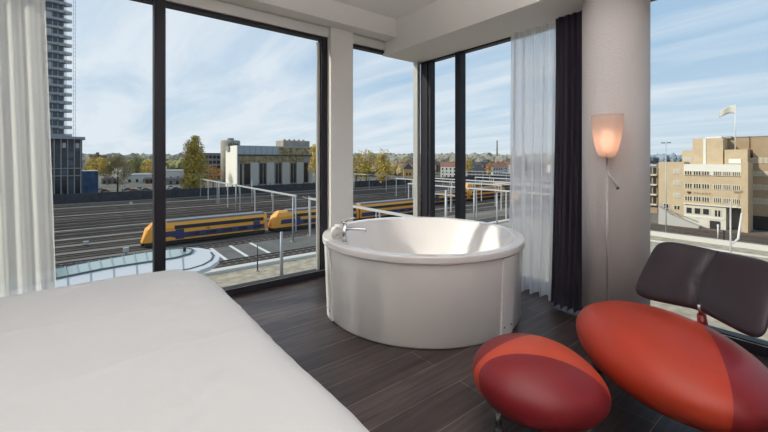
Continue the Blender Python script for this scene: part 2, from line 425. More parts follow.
# rolled towel: spiral cloth
def towel():
    R=.060; L=.14; th=.015; b=MB(); n=110; turns=3.3
    pts=[]
    for i in range(n+1):
        t=i/n; a=2*PI*turns*t; r=.006+(R-.006-th/2)*t; pts.append((r*math.cos(a),r*math.sin(a)))
    sec=[]
    for i,(x,z) in enumerate(pts):
        r=math.hypot(x,z) or 1e-6; nx,nz=x/r,z/r
        sec.append([b.bm.verts.new((x+nx*s*th*.34,y,z+nz*s*th*.34)) for s,y in ((-1,-L/2+.004),(0,-L/2),(1,-L/2+.004),(1,L/2-.004),(0,L/2),(-1,L/2-.004))])
    for p,q in zip(sec,sec[1:]):
        for j in range(6): b.bm.faces.new((p[j],p[(j+1)%6],q[(j+1)%6],q[j])).smooth=True
    b.bm.faces.new(sec[0]); b.bm.faces.new(sec[-1][::-1])
    return b
tw=towel().build('rolled_towel',M['towel']); tw.location=(1.525,2.535,.617+.054); tw.rotation_euler=(0,0,math.radians(-28))
tag(tw,'small rolled white towel lying on the left rim of the bathtub','towel')

# ------------------------------------------------------------------ floor lamp
LP=Vector((2.80,1.076,0))
lamp=thing('floor_lamp',LP,'slim floor lamp with a glowing tulip shade in front of the column','lamp')
MB().lathe([(0,.0),(.12,.0),(.12,.012),(.02,.02),(0,.02)],n=40).build('base',M['greysteel'],lamp)
MB().tube([(0,0,.018),(0,0,1.262)],.0075,12).build('pole',mat('lamp_pole',(.42,.40,.38),.35,metal=.6),lamp)
MB().lathe([(0,1.255),(.022,1.255),(.028,1.27),(0,1.28)],n=24).build('shade_holder',M['galv'],lamp)
sw=RT*.072
MB().tube([(0,0,1.16),sw+Vector((0,0,1.052))],.006,10).build('switch_arm',M['galv'],lamp)
MB().tube([sw*.97+Vector((0,0,1.055)),sw*1.08+Vector((0,0,1.045))],.010,10).build('switch',M['rubber'],lamp)
sh=bpy.data.materials.new('tulip_glass'); sh.use_nodes=True; nt=sh.node_tree; nt.nodes.clear()
o_=nt.nodes.new('ShaderNodeOutputMaterial'); d_=nt.nodes.new('ShaderNodeBsdfTranslucent'); d2=nt.nodes.new('ShaderNodeBsdfDiffuse'); t_=nt.nodes.new('ShaderNodeBsdfTransparent')
d_.inputs[0].default_value=(.92,.78,.68,1); d2.inputs[0].default_value=(.8,.70,.66,1)
m1=nt.nodes.new('ShaderNodeMixShader'); m1.inputs[0].default_value=.45; m2=nt.nodes.new('ShaderNodeMixShader'); m2.inputs[0].default_value=.72
nt.links.new(d_.outputs[0],m1.inputs[1]); nt.links.new(d2.outputs[0],m1.inputs[2]); nt.links.new(t_.outputs[0],m2.inputs[1]); nt.links.new(m1.outputs[0],m2.inputs[2]); nt.links.new(m2.outputs[0],o_.inputs[0])
MB().lathe([(.028,1.262),(.048,1.272),(.065,1.31),(.081,1.37),(.091,1.44),(.096,1.51),(.0975,1.553),(.0945,1.553),(.093,1.51),(.088,1.44),(.078,1.37),(.061,1.312),(.044,1.277),(.026,1.268)],n=64).build('lamp_shade',sh,lamp)
bm_=MB(); bm_.lathe([(0,1.30),(.018,1.305),(.040,1.355),(.043,1.40),(.034,1.44),(0,1.456)],n=24)
bm_.build('bulb',mat('bulb',(1,.8,.6),.5,emit=(1,.64,.46),es=3.2),lamp,smooth=True)

# ------------------------------------------------------------------ lounge chair and footstool
def blob(a,b,c,shape,n=72,m=48):
    """closed pebble; shape(x,y,z on unit sphere)->local point"""
    bm=bmesh.new(); bmesh.ops.create_uvsphere(bm,u_segments=n,v_segments=m,radius=1)
    for v in bm.verts: v.co=Vector(shape(*v.co))
    return bm
def sp_(v,e): return math.copysign(abs(v)**e,v)
def split_by_planes(bm, planes):
    """cut seams along planes (co,no)"""
    for cc,nn in planes:
        bmesh.ops.bisect_plane(bm, geom=bm.verts[:]+bm.edges[:]+bm.faces[:], plane_co=cc, plane_no=nn, dist=1e-5)
def keep(bm, test):
    b=bm.copy(); dl=[f for f in b.faces if not test(f.calc_center_median())]
    bmesh.ops.delete(b,geom=dl,context='FACES'); m=MB(); m.bm.free(); m.bm=b; return m

CH=Vector((2.18,.60,0)); CA=math.radians(160)      # local +x = the way the sitter faces
chair=thing('lounge_chair',CH,'red leather pebble shaped lounge chair with a black backrest by the right window','chair',rz=CA)
def seatshape(x,y,z):
    # x front, y side, z up
    w=.43; d=.40
    X=d*sp_(x,.92); Y=w*sp_(y,.95)
    h=.165 if z>0 else .172
    X*=.84 if x>0 else .94
    X+=.10*y; Y*=1+.10*max(0,y)+.13*max(0,-y)
    Z=h*sp_(z,.9)
    Z*= 1-.10*max(0,-x)                 # thinner at the rear
    X*= 1.0
    return X,Y,.306+Z
bm=blob(0,0,0,seatshape)
pc=Vector((-.148,.114,.447)); pn=(Vector((.103,.325,.409))-pc).cross(Vector((.182,.362,.231))-pc).normalized()
if pn.y<0: pn=-pn
split_by_planes(bm,[(pc,pn)])
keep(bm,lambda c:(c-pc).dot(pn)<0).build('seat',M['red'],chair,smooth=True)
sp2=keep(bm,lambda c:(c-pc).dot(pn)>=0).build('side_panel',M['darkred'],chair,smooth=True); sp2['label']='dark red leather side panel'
bm.free()
# backrest: wide rounded pad with a vertical central crease and a notch at the bottom
def backrest():
    b=bmesh.new(); bmesh.ops.create_uvsphere(b,u_segments=96,v_segments=64,radius=1)
    for v in b.verts:
        x,y,z=v.co
        # rounded-square plan in y,z ; thickness in x
        r=math.hypot(y,z)
        if r>1e-6:
            e=(abs(y/r)**7+abs(z/r)**7)**(-1/7); yy=y/r*e*r**.8; zz=z/r*e*r**.8
        else: yy=zz=0
        th=.040*sp_(x,.8)
        W=.290-.014*zz                                   # wider at the bottom
        Y=W*yy; Z=.188*zz
        Z+= .045*abs(zz)*(1-min(1,abs(yy)/.9)) if zz<0 else 0
        if zz>0: Z-= .016*zz*abs(yy)**2.5
        if zz<0: Z-= .012*abs(zz)*abs(yy)**2
        cre=math.exp(-(Y/.017)**2)
        X=th
        if x>0: X-=.028*cre*(.55+.45*max(0,-zz))
        X+= .045*yy*yy                                   # wraps forward at the sides
        b.verts.ensure_lookup_table(); v.co=(X,Y,Z)
    m=MB(); m.bm.free(); m.bm=b; return m
bk=backrest().build('backrest',M['blackleather'],chair,smooth=True)
bk.location=(-.350,-.014,.603); bk.rotation_euler=(0,math.radians(-30),0)
MB().tube([(-.285,.004,.33),(-.298,.002,.41),(-.290,.002,.458)],[.026,.022,.019],16).build('back_bracket',M['darkred'],chair)
MB().tube([(-.289,.002,.455),(-.277,.002,.512)],[.012,.011],14).build('bracket_pin',M['chrome'],chair)
for x,y in ((-.03,-.37),(.06,.27),(-.27,.02)):
    l=MB().tube([(x,y,.20),(x*1.03,y*1.03,.045)],.016,14).build('leg',M['chrome'],chair)
    MB().lathe([(0,0),(.020,0),(.026,.012),(.026,.05),(0,.06)],(x*1.03,y*1.03,0),20).build('foot',M['rubber'],l)

ST=Vector((1.615,.905,0))
stool=thing('footstool',ST,'dark red pebble shaped leather footstool with a bright red wedge on top','footstool',rz=math.radians(30))
def stoolshape(x,y,z):
    # nose towards -y, blunt end +y
    Y=.298*sp_(y,.93)*(.94 if y<0 else 1); X=.285*sp_(x,.92)
    t=(y+1)/2
    X*= .72+.75*t-.62*t*t
    if x>0: X*=1.20
    h=.143 if z>0 else .138
    Z=h*sp_(z,.88)
    Z*= .80+.50*t-.35*t*t
    return X-.01,Y,.243+Z+(.026*(t-.5))
bm=blob(0,0,0,stoolshape)
STP=[]
def wpt(px,py):
    return None
from mathutils.bvhtree import BVHTree
tree_=BVHTree.FromBMesh(bm)
def hit(px,py):
    r=ray(px,py).normalized(); h=tree_.ray_cast(Vector((0,0,H))-ST,r); return h[0]
SEAM_A=(Vector((-.148,.263,.29)),Vector((-.065,.04,.375)),Vector((-.041,-.199,.325)))
SEAM_B=(Vector((-.098,.261,.319)),Vector((.078,.109,.37)),Vector((.20,.06,.25)))
def plane(p3):
    n=(p3[1]-p3[0]).cross(p3[2]-p3[0]).normalized()
    if n.x<0: n=-n
    return p3[0],n
pa=plane(SEAM_A); pb=plane(SEAM_B)
split_by_planes(bm,[pa,pb])
side=lambda c,p:(c-p[0]).dot(p[1])
STOOL_BM=bm
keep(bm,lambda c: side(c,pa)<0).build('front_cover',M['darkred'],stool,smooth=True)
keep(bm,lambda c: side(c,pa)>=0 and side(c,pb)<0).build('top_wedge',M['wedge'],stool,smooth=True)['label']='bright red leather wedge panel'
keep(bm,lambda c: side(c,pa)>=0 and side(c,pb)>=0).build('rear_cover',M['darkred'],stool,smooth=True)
bm.free()
for x,y in ((-.11,.17),(.12,.15),(-.06,-.19),(.08,-.17)):
    l=MB().tube([(x,y,.16),(x,y,.05)],.014,14).build('leg',M['chrome'],stool)
    MB().lathe([(0,0),(.019,0),(.024,.012),(.024,.05),(0,.06)],(x,y,0),20).build('foot',M['rubber'],l)

# ------------------------------------------------------------------ hanging uplighters added out of view as room fill light
for i,(x,y,lb) in enumerate(((-1.5,.9,'added fill light bowl above the head of the bed'),(.3,.7,'added fill light bowl just above the camera'),(.4,-1.4,'added fill light bowl nearest the near wall'),(-1.5,-1.5,'added fill light bowl in the back corner'),(1.7,.75,'added fill light bowl by the beam'))):
    t=thing('fill_uplighter',(x,y,CEIL),lb,'fill light')
    MB().lathe([(0,-.62),(.10,-.61),(.20,-.57),(.26,-.50),(.25,-.50),(.19,-.555),(.10,-.592),(0,-.60)],n=40).build('bowl',M['plaster'],t)
    MB().tube([(0,0,-.60),(0,0,0)],.008,8).build('rod',M['galv'],t)
    la=bpy.data.lights.new('lamp','AREA'); la.size=.36; la.energy=UP*(.5 if i==4 else 1.0); la.color=(1,.97,.96); la.shape='DISK'
    lo=bpy.data.objects.new('fill_source',la); C.objects.link(lo); lo.location=(x,y,CEIL-.52); lo.rotation_euler=(PI,0,0)

# ================================================================== OUTSIDE
def rel(o, loc):          # helper: move thing origin
    o.location=loc; return o
struct(MB().box(-900,6,GZ-2,2600,3000,GZ).build('ground', M['ballast']))
struct(MB().box(8,-900,GZ-2,2600,6,GZ-.001).build('ground', M['ballast']))
struct(MB().box(-40,8,GZ,95.5,56.5,GZ+.12).build('ground', M['cream']))
struct(MB().box(10,-120,GZ,95.5,8,GZ+.12).build('ground', M['cream']))
struct(MB().box(-40,56.5,GZ,96,58,GZ+.55).build('ground', M['white_wall']))
struct(MB().box(-300,181.5,GZ,900,330,GZ+.05).build('ground', M['scrub']))
struct(MB().box(14,60,GZ,60,76,GZ+.06).build('ground', M['asphalt']))
for i,x in enumerate((17.2,20.6,24.4)):
    tag(MB().box(x,60.5,GZ+.06,x+.55,75.5,GZ+.075).build('road_marking',M['lineWhite']),('white painted line on the asphalt nearest the round canopy','white painted line between two others on the asphalt below the train','white painted line on the asphalt furthest from the round canopy')[i],'road marking')

# railway tracks along the long window (parallel to it)
def make_track(name, Y, x0, x1, sleepers=True, bed=True):
    t=thing(name,((x0+x1)/2,Y,GZ),'x','railway track')
    L=(x1-x0)/2
    if bed: MB().prism([(-L,-1.55),(L,-1.55),(L,1.55),(-L,1.55)],.02,.16).build('ballast_bed',M['ballast_dark'],t)
    for s in (-.72,.72): MB().box(-L,s-.07,.28,L,s+.07,.46).build('rail',M['rail'],t)
    if sleepers:
        m=MB(); k=-L
        while k<L: m.box(k,-1.3,.16,k+.28,1.3,.28); k+=1.2
        o=m.build('sleepers',M['sleeper'],t); o['kind']='stuff'
    return t
t=make_track('railway_track',61.5,-60,150); t['label']='nearest railway track beside the pale gravel, below the train'
t=make_track('railway_track',75.5,-60,230); t['label']='railway track just in front of the long yellow train'
base=make_track('railway_track',81.7,-80,330,False); base['label']='railway track that carries the long yellow train'
ys=[88.5,95.5,101.5,106.5,112.5,117.5,123.5,129,136,142,149,156,164,171]
first=None
for k,y in enumerate(ys):
    if first is None:
        first=make_track('railway_track',y,-120,420,False); first['label']='one of the parallel railway tracks between the yellow train and the dark wall'; first['group']='tracks behind the train'
    else: copy_tree(first,(150,y,GZ))
for k,y in enumerate((98.5,109.6,139,160)):
    o=MB().box(-120,y-.4,0,420,y+.4,.5 if k%2 else .3).build('cable_trough',M['concrete']); o.location=(0,0,GZ+.02)
    tag(o,'long low concrete cable trough between the parallel tracks','cable trough','troughs between the tracks')
# right-hand side tracks, parallel to the side window
rr=None
for x in (104.0,108.5):
    if rr is None:
        rr=make_track('railway_track',0,-150,50,False); rr.rotation_euler=(0,0,PI/2); rr.location=(x,-62,GZ); rr['label']='railway track in the brown ballast in front of the tan office building'; rr['group']='tracks below the office building'
    else: copy_tree(rr,(x,-62,GZ))
struct(MB().box(98.5,-220,GZ,114.5,46,GZ+.1).build('ground', M['brownearth']))
struct(MB().box(94.5,-220,GZ,95.5,46,GZ+1.0).build('ground', M['white_wall']))
for i,(x,w) in enumerate(((88,.5),(83.5,.5),(72,.6))):
    o=MB().box(x,-120,GZ+.12,x+w,30,GZ+.35).build('kerb',M['white_wall' if i==0 else 'slab']); tag(o,('pale kerb just in front of the white track wall','grey kerb in the cream yard, second from the white track wall','grey kerb crossing the cream yard nearest the window')[i],'kerb')

# dark retaining wall behind the tracks
dw=thing('retaining_wall',(100,181,GZ),'long dark wall with posts along the far side of the tracks','wall')
MB().box(-330,-.4,0,330,.4,3.6).build('wall_panel',M['darkwall'],dw)
for k in range(60):
    o=MB().box(-150+k*6,-.75,0,-149.7+k*6,-.45,4.6).build('post',M['roofdark'],dw)

# ------------------------------------------------------------------ trains
def make_train(n, loc, label, dim=1.0, nose=True, group=None):
    t=thing('double_deck_train',loc,label,'train',group)
    Lc=23.3; gap=.5
    sec=[(0,1.0),(0,3.4),(.35,4.25),(.9,4.6),(2.1,4.6),(2.65,4.25),(3.0,3.4),(3.0,1.0)]
    x=0
    for k in range(n):
        b=bmesh.new(); xs=[x,x+1.2,x+3.2,x+Lc] if (k==0 and nose) else [x,x+Lc]
        rings=[]
        for xi in xs:
            d=xi-x; ring=[]
            for (y,z) in sec:
                if k==0 and nose and d<3.1:
                    kz=max(0,(z-2.0)/2.6); front = x + .15 + 2.1*kz**1.7
                    xx=max(xi,front) if d>0 else front
                    yy=1.5+(y-1.5)*(.72 if d==0 else .95)
                    ring.append(b.verts.new((xx,yy,z)))
                else: ring.append(b.verts.new((xi,y,z)))
            rings.append(ring)
        for a,c in zip(rings,rings[1:]):
            for j in range(8): b.faces.new((a[j],a[(j+1)%8],c[(j+1)%8],c[j]))
        b.faces.new(rings[0][::-1]); b.faces.new(rings[-1])
        m=MB(); m.bm.free(); m.bm=b; co_=m.build('coach_body',M['yellow'],t)
        s=x+(4.4 if (k==0 and nose) else .8); e=x+Lc-.8
        MB().box(s-.3,.45,4.4,e+.4,2.55,4.72).build('roof',M['trainroof'],co_)
        MB().box(s+1.0,-.03,3.05,e,.05,3.75).build('upper_windows',M['darkglass'],co_)
        bb=MB()
        pr=[(s-2.2,1.75),(s+.3,1.75),(s+1.6,1.3),(e+.2,1.3),(e+.2,2.35),(s+2.6,2.35),(s+1.4,2.75),(s-2.0,2.75)] if (k==0 and nose) else [(s-.4,1.3),(e+.2,1.3),(e+.2,2.35),(s-.4,2.35)]
        A=[bb.bm.verts.new((px_,-.035,z)) for px_,z in pr]; B=[bb.bm.verts.new((px_,.02,z)) for px_,z in pr]
        bb.bm.faces.new(A); bb.bm.faces.new(B[::-1]); n_=len(pr)
        for i in range(n_): bb.bm.faces.new((A[i],A[(i+1)%n_],B[(i+1)%n_],B[i]))
        bb.build('blue_band',M['navy'],co_)
        for q in range(5):
            MB().box(s+3.5+q*3.1,-.055,1.6,s+5.3+q*3.1,-.03,2.15).build('lower_window',M['darkglass'],co_)
        for q in (s+1.9,e-1.5):
            if q>x+5: MB().box(q-.7,-.05,1.15,q+.7,.02,3.0).build('door',M['navy'],co_)
        MB().box(x+.6,.15,.35,x+Lc-.4,2.85,1.0).build('underframe',M['dark'],co_)
        for q in (x+3.4,x+Lc-3.4):
            w=MB(); w.box(q-1.3,.5,.7,q+1.3,2.5,1.1)
            for dx in (-1.25,1.25):
                w.tube([(q+dx,.35,.92),(q+dx,2.65,.92)],.46,18)
            w.build('bogie',M['dark'],co_)
        if k==0 and nose:
            ws=MB(); V=[]
            for (xx,y,z) in ((x+1.35,.42,3.05),(x+1.35,2.58,3.05),(x+2.0,2.35,4.1),(x+2.0,.65,4.1)): V.append(ws.bm.verts.new((xx-.12,y,z)))
            W=[ws.bm.verts.new(v.co+Vector((.2,0,-.12))) for v in V]
            ws.bm.faces.new(V); ws.bm.faces.new(W[::-1])
            for i in range(4): ws.bm.faces.new((V[i],V[(i+1)%4],W[(i+1)%4],W[i]))
            ws.build('windscreen',M['darkglass'],co_)
            MB().box(x+.15,.9,.35,x+1.2,2.1,1.0).build('coupler',M['dark'],co_)
        if k==0:
            for cx_ in (s+6.6,):
                cu=bpy.data.curves.new('mark','FONT'); cu.body='NS'; cu.size=.55; cu.extrude=.02
                fo=bpy.data.objects.new('mark',cu); C.objects.link(fo); dg=bpy.context.evaluated_depsgraph_get(); me=bpy.data.meshes.new_from_object(fo.evaluated_get(dg)); bpy.data.objects.remove(fo)
                me.materials.clear(); me.materials.append(M['navy']); lo=bpy.data.objects.new('lettering',me); C.objects.link(lo); lo.parent=co_; lo.rotation_euler=(PI/2,0,0); lo.location=(cx_,-.03,2.5)
        x+=Lc+gap
    return t
make_train(1,(7.2,80.2,GZ+.12-.0),'yellow and blue double deck train whose sloped nose shows beside the window mullion')
make_train(2,(31.4,80.2,GZ+.12),'yellow and blue double deck train coupled behind the one with the visible nose')
make_train(3,(118,74.5,GZ+.12),'yellow train standing nearest in the yard seen through the window beside the sheer curtain')
make_train(2,(91,93,GZ+.12),'yellow train standing behind the row of white gantries, seen over the bathtub')
make_train(3,(140,115,GZ+.12),'yellow train furthest back among the tracks, seen over the bathtub')

# ------------------------------------------------------------------ catenary gantries across the tracks
def gantry(X, y0, y1, n, label, h=7.9, beam=.38, m='galv', sub=0):
    t=thing('catenary_gantry',(X,(y0+y1)/2,GZ),label,'gantry'); L=(y1-y0)/2
    MB().box(-.2,-L,h,.2,L,h+beam).build('beam',M[m],t)
    for k in range(n):
        y=-L+.3+(2*L-.6)*k/(n-1)
        p=MB().box(-.13,y-.13,0,.13,y+.13,h).build('post',M['greysteel' if m!='galv' or k%2 else 'galv'],t)
        if k<n-1 and sub:
            MB().tube([(0,y+1,h-.1),(0,y+1,h-2.2)],.07,6).build('hanger',M['galv'],t)
    return t
gantry(36.8,79,173,8,'long white catenary gantry running away over the tracks behind the train',sub=1)
gantry(36.8,39.5,72.5,5,'white catenary gantry close to the building, its beam just above the bathtub rim',sub=1)
gantry(66,55,70,2,'short grey catenary gantry hidden partly by the white pillar',m='greysteel')
gantry(86,38,96,7,'white catenary gantry in the yard straight above the bathtub',sub=1)
gantry(118,60,178,9,'long catenary gantry crossing the yard in front of the dark olive trees',sub=1)
gantry(104,71,124,6,'catenary gantry with thin posts left of the dark corner frame',sub=1)
gantry(140,60,110,6,'catenary gantry seen between the corner frame and the side mullion',sub=1)
gantry(165,70,170,7,'catenary gantry furthest but one in the yard',m='greysteel')
gantry(205,66,190,8,'furthest catenary gantry before the townscape',m='greysteel')
gantry(110,44,78,4,'short white catenary gantry nearest to the sheer curtain',sub=1)
def mast(loc, h, r, label, m='greysteel', arm=None):
    t=thing('mast',loc,label,'mast'); MB().tube([(0,0,0),(0,0,h)],[r,r*.75],10).build('pole',M[m],t)
    MB().box(-r*2,-r*2,0,r*2,r*2,.25).build('base',M['concrete'],t)
    if arm: MB().tube([(0,0,h*.92),(arm[0],arm[1],h*.92+.3)],r*.4,8).build('arm',M[m],t)
    return t
def gp(px,py): p=ground(px,py); return (p.x,p.y,GZ)
mast(gp(281.5,277),6.3,.26,'thick grey mast in the pale gravel in front of the train, beside the window frame')
mast(gp(257.5,272),4.0,.09,'thin dark pole standing in the pale gravel left of the thick grey mast','dark')
mast(gp(293,242),9.2,.2,'grey mast at the near end of the long white gantry')
mast(gp(309,236),8.6,.17,'slim grey mast closest to the right stile of the long window',arm=(0,3))
mast(gp(236,213),9.0,.2,'slim mast rising behind the train roof',arm=(0,3))
for px,lb in ((219,'slim white pole in front of the poplar side of the hall'),(252,'slim white pole in front of the middle of the pale panelled hall')):
    mast(gp(px,206),9,.15,lb,'galv')
mast(gp(446,232),9.5,.33,'pale lattice like mast right of the dark corner frame','galv')
mast(gp(474,222),8.2,.2,'slim white mast right of the side mullion','galv')
mast(gp(497,226),8.2,.18,'slim white mast close to the left edge of the side sheer curtain','galv')

# small signals/equipment among the tracks (left)
for i,(px,py,lb) in enumerate(((86,247,'white signal box standing among the tracks left of the mullion'),(131,205,'small pale cabinet far back among the tracks'),(126,254,'low white cabinet beside the round canopy'))):
    p=gp(px,py); t=thing('signal_cabinet',p,lb,'signal cabinet')
    MB().box(-.4,-.3,.4,.4,.3,1.1).build('cabinet',M['galv'],t); MB().box(-.2,-.15,0,.2,.15,.4).build('leg',M['greysteel'],t)

# ------------------------------------------------------------------ round canopy roof of the lower building
cz=-7.75
def pz(px,py): r=ray(px,py); t=(cz-H)/r.z; return (r.x*t, r.y*t)
cp=thing('canopy_roof',(0,0,0),'curved canopy roof with a band of greenish glass panes below the window','canopy')
outer=[pz(*p) for p in ((216.5,252.5),(220,256),(218,261),(210,266.5),(198,271),(166,277.5),(120,290),(60,307),(0,327),(-40,300),(0,282),(54,268.5),(100,259.5),(140,252.5),(166,249),(182,247.6),(198,247.7),(209,249.5))]
inner=[pz(*p) for p in ((193,251),(190,254.5),(176,258.5),(153,262),(120,267),(100,270.5),(54,280),(0,292),(-30,290),(0,283),(54,270),(100,261),(140,254),(153,252.2),(166,250.6),(182,249.4),(190,249.6))]
MB().prism(outer,cz-.35,cz).build('panel_deck',M['canopy_white'],cp)
MB().prism(inner,cz+.001,cz+.10).build('glass_band',M['green_glass'],cp)
def ribbon(pts,w,z,closed=False):
    b=MB()
    for a,c in zip(pts,pts[1:]+([pts[0]] if closed else [])):
        a=Vector((*a,0)); c=Vector((*c,0)); d=(c-a).normalized(); nrm=Vector((-d.y,d.x,0))*w; a=a-d*w*.5; c=c+d*w*.5
        b.prism([tuple((a+nrm).xy),tuple((a-nrm).xy),tuple((c-nrm).xy),tuple((c+nrm).xy)],z,z+.05)
    return b
ribbon(inner,.09,cz+.09,True).build('glass_rim',M['canopy_line'],cp)
mid=[pz(*p) for p in ((211,252.5),(213.5,256),(211,260.5),(203,265),(190,269),(160,274.5),(110,287),(50,304),(0,320))]
ribbon(mid,.08,cz+.002).build('gutter_line',M['canopy_line'],cp)
j=MB()
for k in range(16):
    xa=20+k*11.5
    if xa>188: break
    def far(x): # far / near edges of the glass band
        fa=[(0,283),(54,270),(100,261),(140,254),(166,250.6),(190,249.6)]; ne=[(0,292),(54,280),(100,270.5),(153,262),(176,258.5),(190,254.5)]; nn=[(0,327),(60,307),(120,290),(166,277.5),(198,271),(210,266)]
        def ip(L):
            for (a,b),(c,d) in zip(L,L[1:]):
                if a<=x<=c: return b+(d-b)*(x-a)/(c-a)
            return L[-1][1]
        return ip(fa),ip(ne),ip(nn)
    f,n_,o_2=far(xa)
    q=ribbon([pz(xa-1,f+.4),pz(xa+1.2,n_-.3)],.035,cz+.10); j2=q
    q.build('glazing_bar',M['greysteel'],cp)
    if k%2==0: ribbon([pz(xa+1.2,n_+.4),pz(xa+2.5,o_2-.6)],.03,cz+.002).build('panel_joint',M['greysteel'],cp)
j.bm.free()
o=MB().box(-14,28,GZ,2,40,cz-.35).build('canopy_core',M['concrete'],cp); 
# slim chimney on canopy
p=pz(184.5,252.5); MB().tube([(p[0],p[1],cz+.1),(p[0],p[1],cz+.5)],.14,10).build('vent_pipe',M['dark'],cp)

# ------------------------------------------------------------------ trees
def crown_mesh(name, h, w, n, s, shape, m, seed, z0=.12):
    rnd=random.Random(seed); b=bmesh.new()
    lobes=[]
    for _ in range(24 if shape!='poplar' else 60):
        t=rnd.random(); a=rnd.uniform(0,2*PI)
        if shape=='poplar': R=w*(.16+.84*math.sin(PI*min(1,(t*.80+.16)))**.8)*.42; z=h*(z0+(1-z0)*t*.97); rr=R*rnd.uniform(.1,.7); lr=R*.66
        else:
            prof=math.sqrt(max(0,1-(2*t-1)**2)); z=h*(z0+(1-z0)*(.12+.78*t)); rr=w*.5*prof*rnd.uniform(.1,.78); lr=w*rnd.uniform(.13,.22)
        lobes.append((Vector((rr*math.cos(a),rr*math.sin(a),z)),lr))
    for i in range(n):
        c,lr=rnd.choice(lobes); d=Vector((rnd.gauss(0,1),rnd.gauss(0,1),rnd.gauss(0,1))).normalized()
        p=c+d*lr*rnd.uniform(.55,1.05)
        if p.z<h*z0*.7: continue
        q=s*rnd.uniform(.6,1.3); u=Vector((rnd.gauss(0,1),rnd.gauss(0,1),rnd.gauss(0,1))).normalized(); v=u.cross(d)
        if v.length<1e-3: continue
        v.normalize(); 
        vs=[b.verts.new(p+u*q),b.verts.new(p+v*q*.6),b.verts.new(p-u*q*.7),b.verts.new(p-v*q*.6)]
        b.faces.new(vs)
    m_=MB(); m_.bm.free(); m_.bm=b; return m_
def tree(loc,h,w,m,label,cat='tree',shape='round',n=1500,s=None,seed=0,group=None,z0=.2,branches=True):
    t=thing('tree' if shape!='poplar' else 'poplar_tree',loc,label,cat,group)
    MB().tube([(0,0,0),(w*.01,0,h*.35),(0,w*.01,h*.8)],[h*.018+.06,h*.012+.05,.03],8).build('trunk',M['bark'],t)
    crown_mesh('crown',h,w,n,s or w*.045,shape,m,seed,z0).build('crown',m,t)
    if branches:
        rnd=random.Random(seed+5); b=MB()
        for k in range(9):
            a=rnd.uniform(0,2*PI); z=h*rnd.uniform(.2,.55); r=w*rnd.uniform(.25,.42)
            if shape=='poplar': r*=.5
            b.tube([(0,0,z),(r*.5*math.cos(a),r*.5*math.sin(a),z+h*.12),(r*math.cos(a),r*math.sin(a),z+h*.3)],[.09,.06,.02],6)
        b.build('branches',M['bark'],t)['kind']='stuff'
    return t
def dp(px,Z): p=deep(px,Z); return (p.x,p.y,GZ)
tree(dp(193.5,172),27.5,14.5,M['lf_gold'],'tall golden green poplar behind the tracks, left of the pale panelled hall',shape='poplar',n=9000,s=.42,seed=1,z0=.04)
tree(dp(117.5,180),18.0,16.5,M['lf_olive'],'large round half bare olive brown tree left of the window mullion',n=4200,s=.30,seed=2,z0=.16)
tree(dp(97,262),18.0,18,M['lf_yellow'],'yellow tree behind the round half bare tree',n=1500,s=.5,seed=3)
tree(dp(89,275),14,14,M['lf_gold'],'dull gold tree beside the dark apartment block',n=900,s=.5,seed=31)
tree(dp(148,300),16,14,M['lf_yellow'],'small yellow tree close to the left side of the mullion',n=1000,s=.5,seed=4)
tree(dp(137,330),19,22,M['lf_green'],'pale green tree between the half bare tree and the mullion',n=1100,s=.7,seed=41)
tree(dp(316,216),26,15,M['lf_yellow'],'bright yellow tree at the right end of the pale panelled hall',n=2600,s=.5,seed=5,z0=.3)
tree(dp(213,215),13,12,M['lf_orange'],'low orange tree between the poplar and the hall',n=800,s=.4,seed=6)
tree(dp(366,235),22.5,19,M['lf_gold'],'gold green tree just right of the white pillar',n=2200,s=.5,seed=7)
tree(dp(384,212),21.5,17,M['lf_gold'],'gold green tree in the middle of the second window pane',n=2200,s=.5,seed=8)
tree(dp(356,250),18,16,M['lf_olive'],'olive tree half hidden by the white pillar',n=900,s=.5,seed=81)
tree(dp(406,300),19,15,M['lf_olive'],'olive brown tree left of the dark corner frame',n=900,s=.5,seed=82)
tree(dp(489.5,300),15,9.5,M['lf_orange'],'rusty orange tree among the roofs left of the side sheer curtain',n=900,s=.45,seed=9)
tree(dp(468,320),17,12,M['lf_gold'],'gold tree just right of the side mullion',n=800,s=.45,seed=91)
# distant wooded belts
def belt(Z,px0,px1,h,m,label,seed,step=16):
    rnd=random.Random(seed); b=bmesh.new(); px=px0
    while px<px1:
        p=deep(px,Z*rnd.uniform(.97,1.03)); R=rnd.uniform(.5,1)*h*.36
        mt=Matrix.Translation((p.x,p.y,GZ+h*rnd.uniform(.35,.55)))@Matrix.Diagonal((R*1.5,R*1.5,h*rnd.uniform(.4,.55),1))
        r=bmesh.ops.create_icosphere(b,subdivisions=3,radius=1,matrix=mt)
        for v in r['verts']: v.co+=Vector((rnd.gauss(0,1),rnd.gauss(0,1),rnd.gauss(0,1)))*h*.035
        px+=step*F/Z*rnd.uniform(.25,.5)
    m_=MB(); m_.bm.free(); m_.bm=b; o=m_.build('woodland',m); tag(o,label,'woodland',kind='stuff'); return o
belt(720,50,330,24,M['hazewood'],'belt of distant autumn trees along the horizon',1)
belt(1000,40,620,32,M['hazewood'],'furthest belt of hazy trees along the horizon',2,22)
belt(520,340,560,22,M['hazewood'],'distant trees behind the roofs over the bathtub',3)
belt(430,90,235,17,M['lf_green'],'green and olive trees in the middle distance left of the hall',4,12)
belt(1500,630,720,38,M['hazeblue'],'blue hazy trees on the horizon left of the tan office building',5,40)
belt(360,350,415,12,M['lf_olive'],'low bushes and trees behind the second pane',6,10)

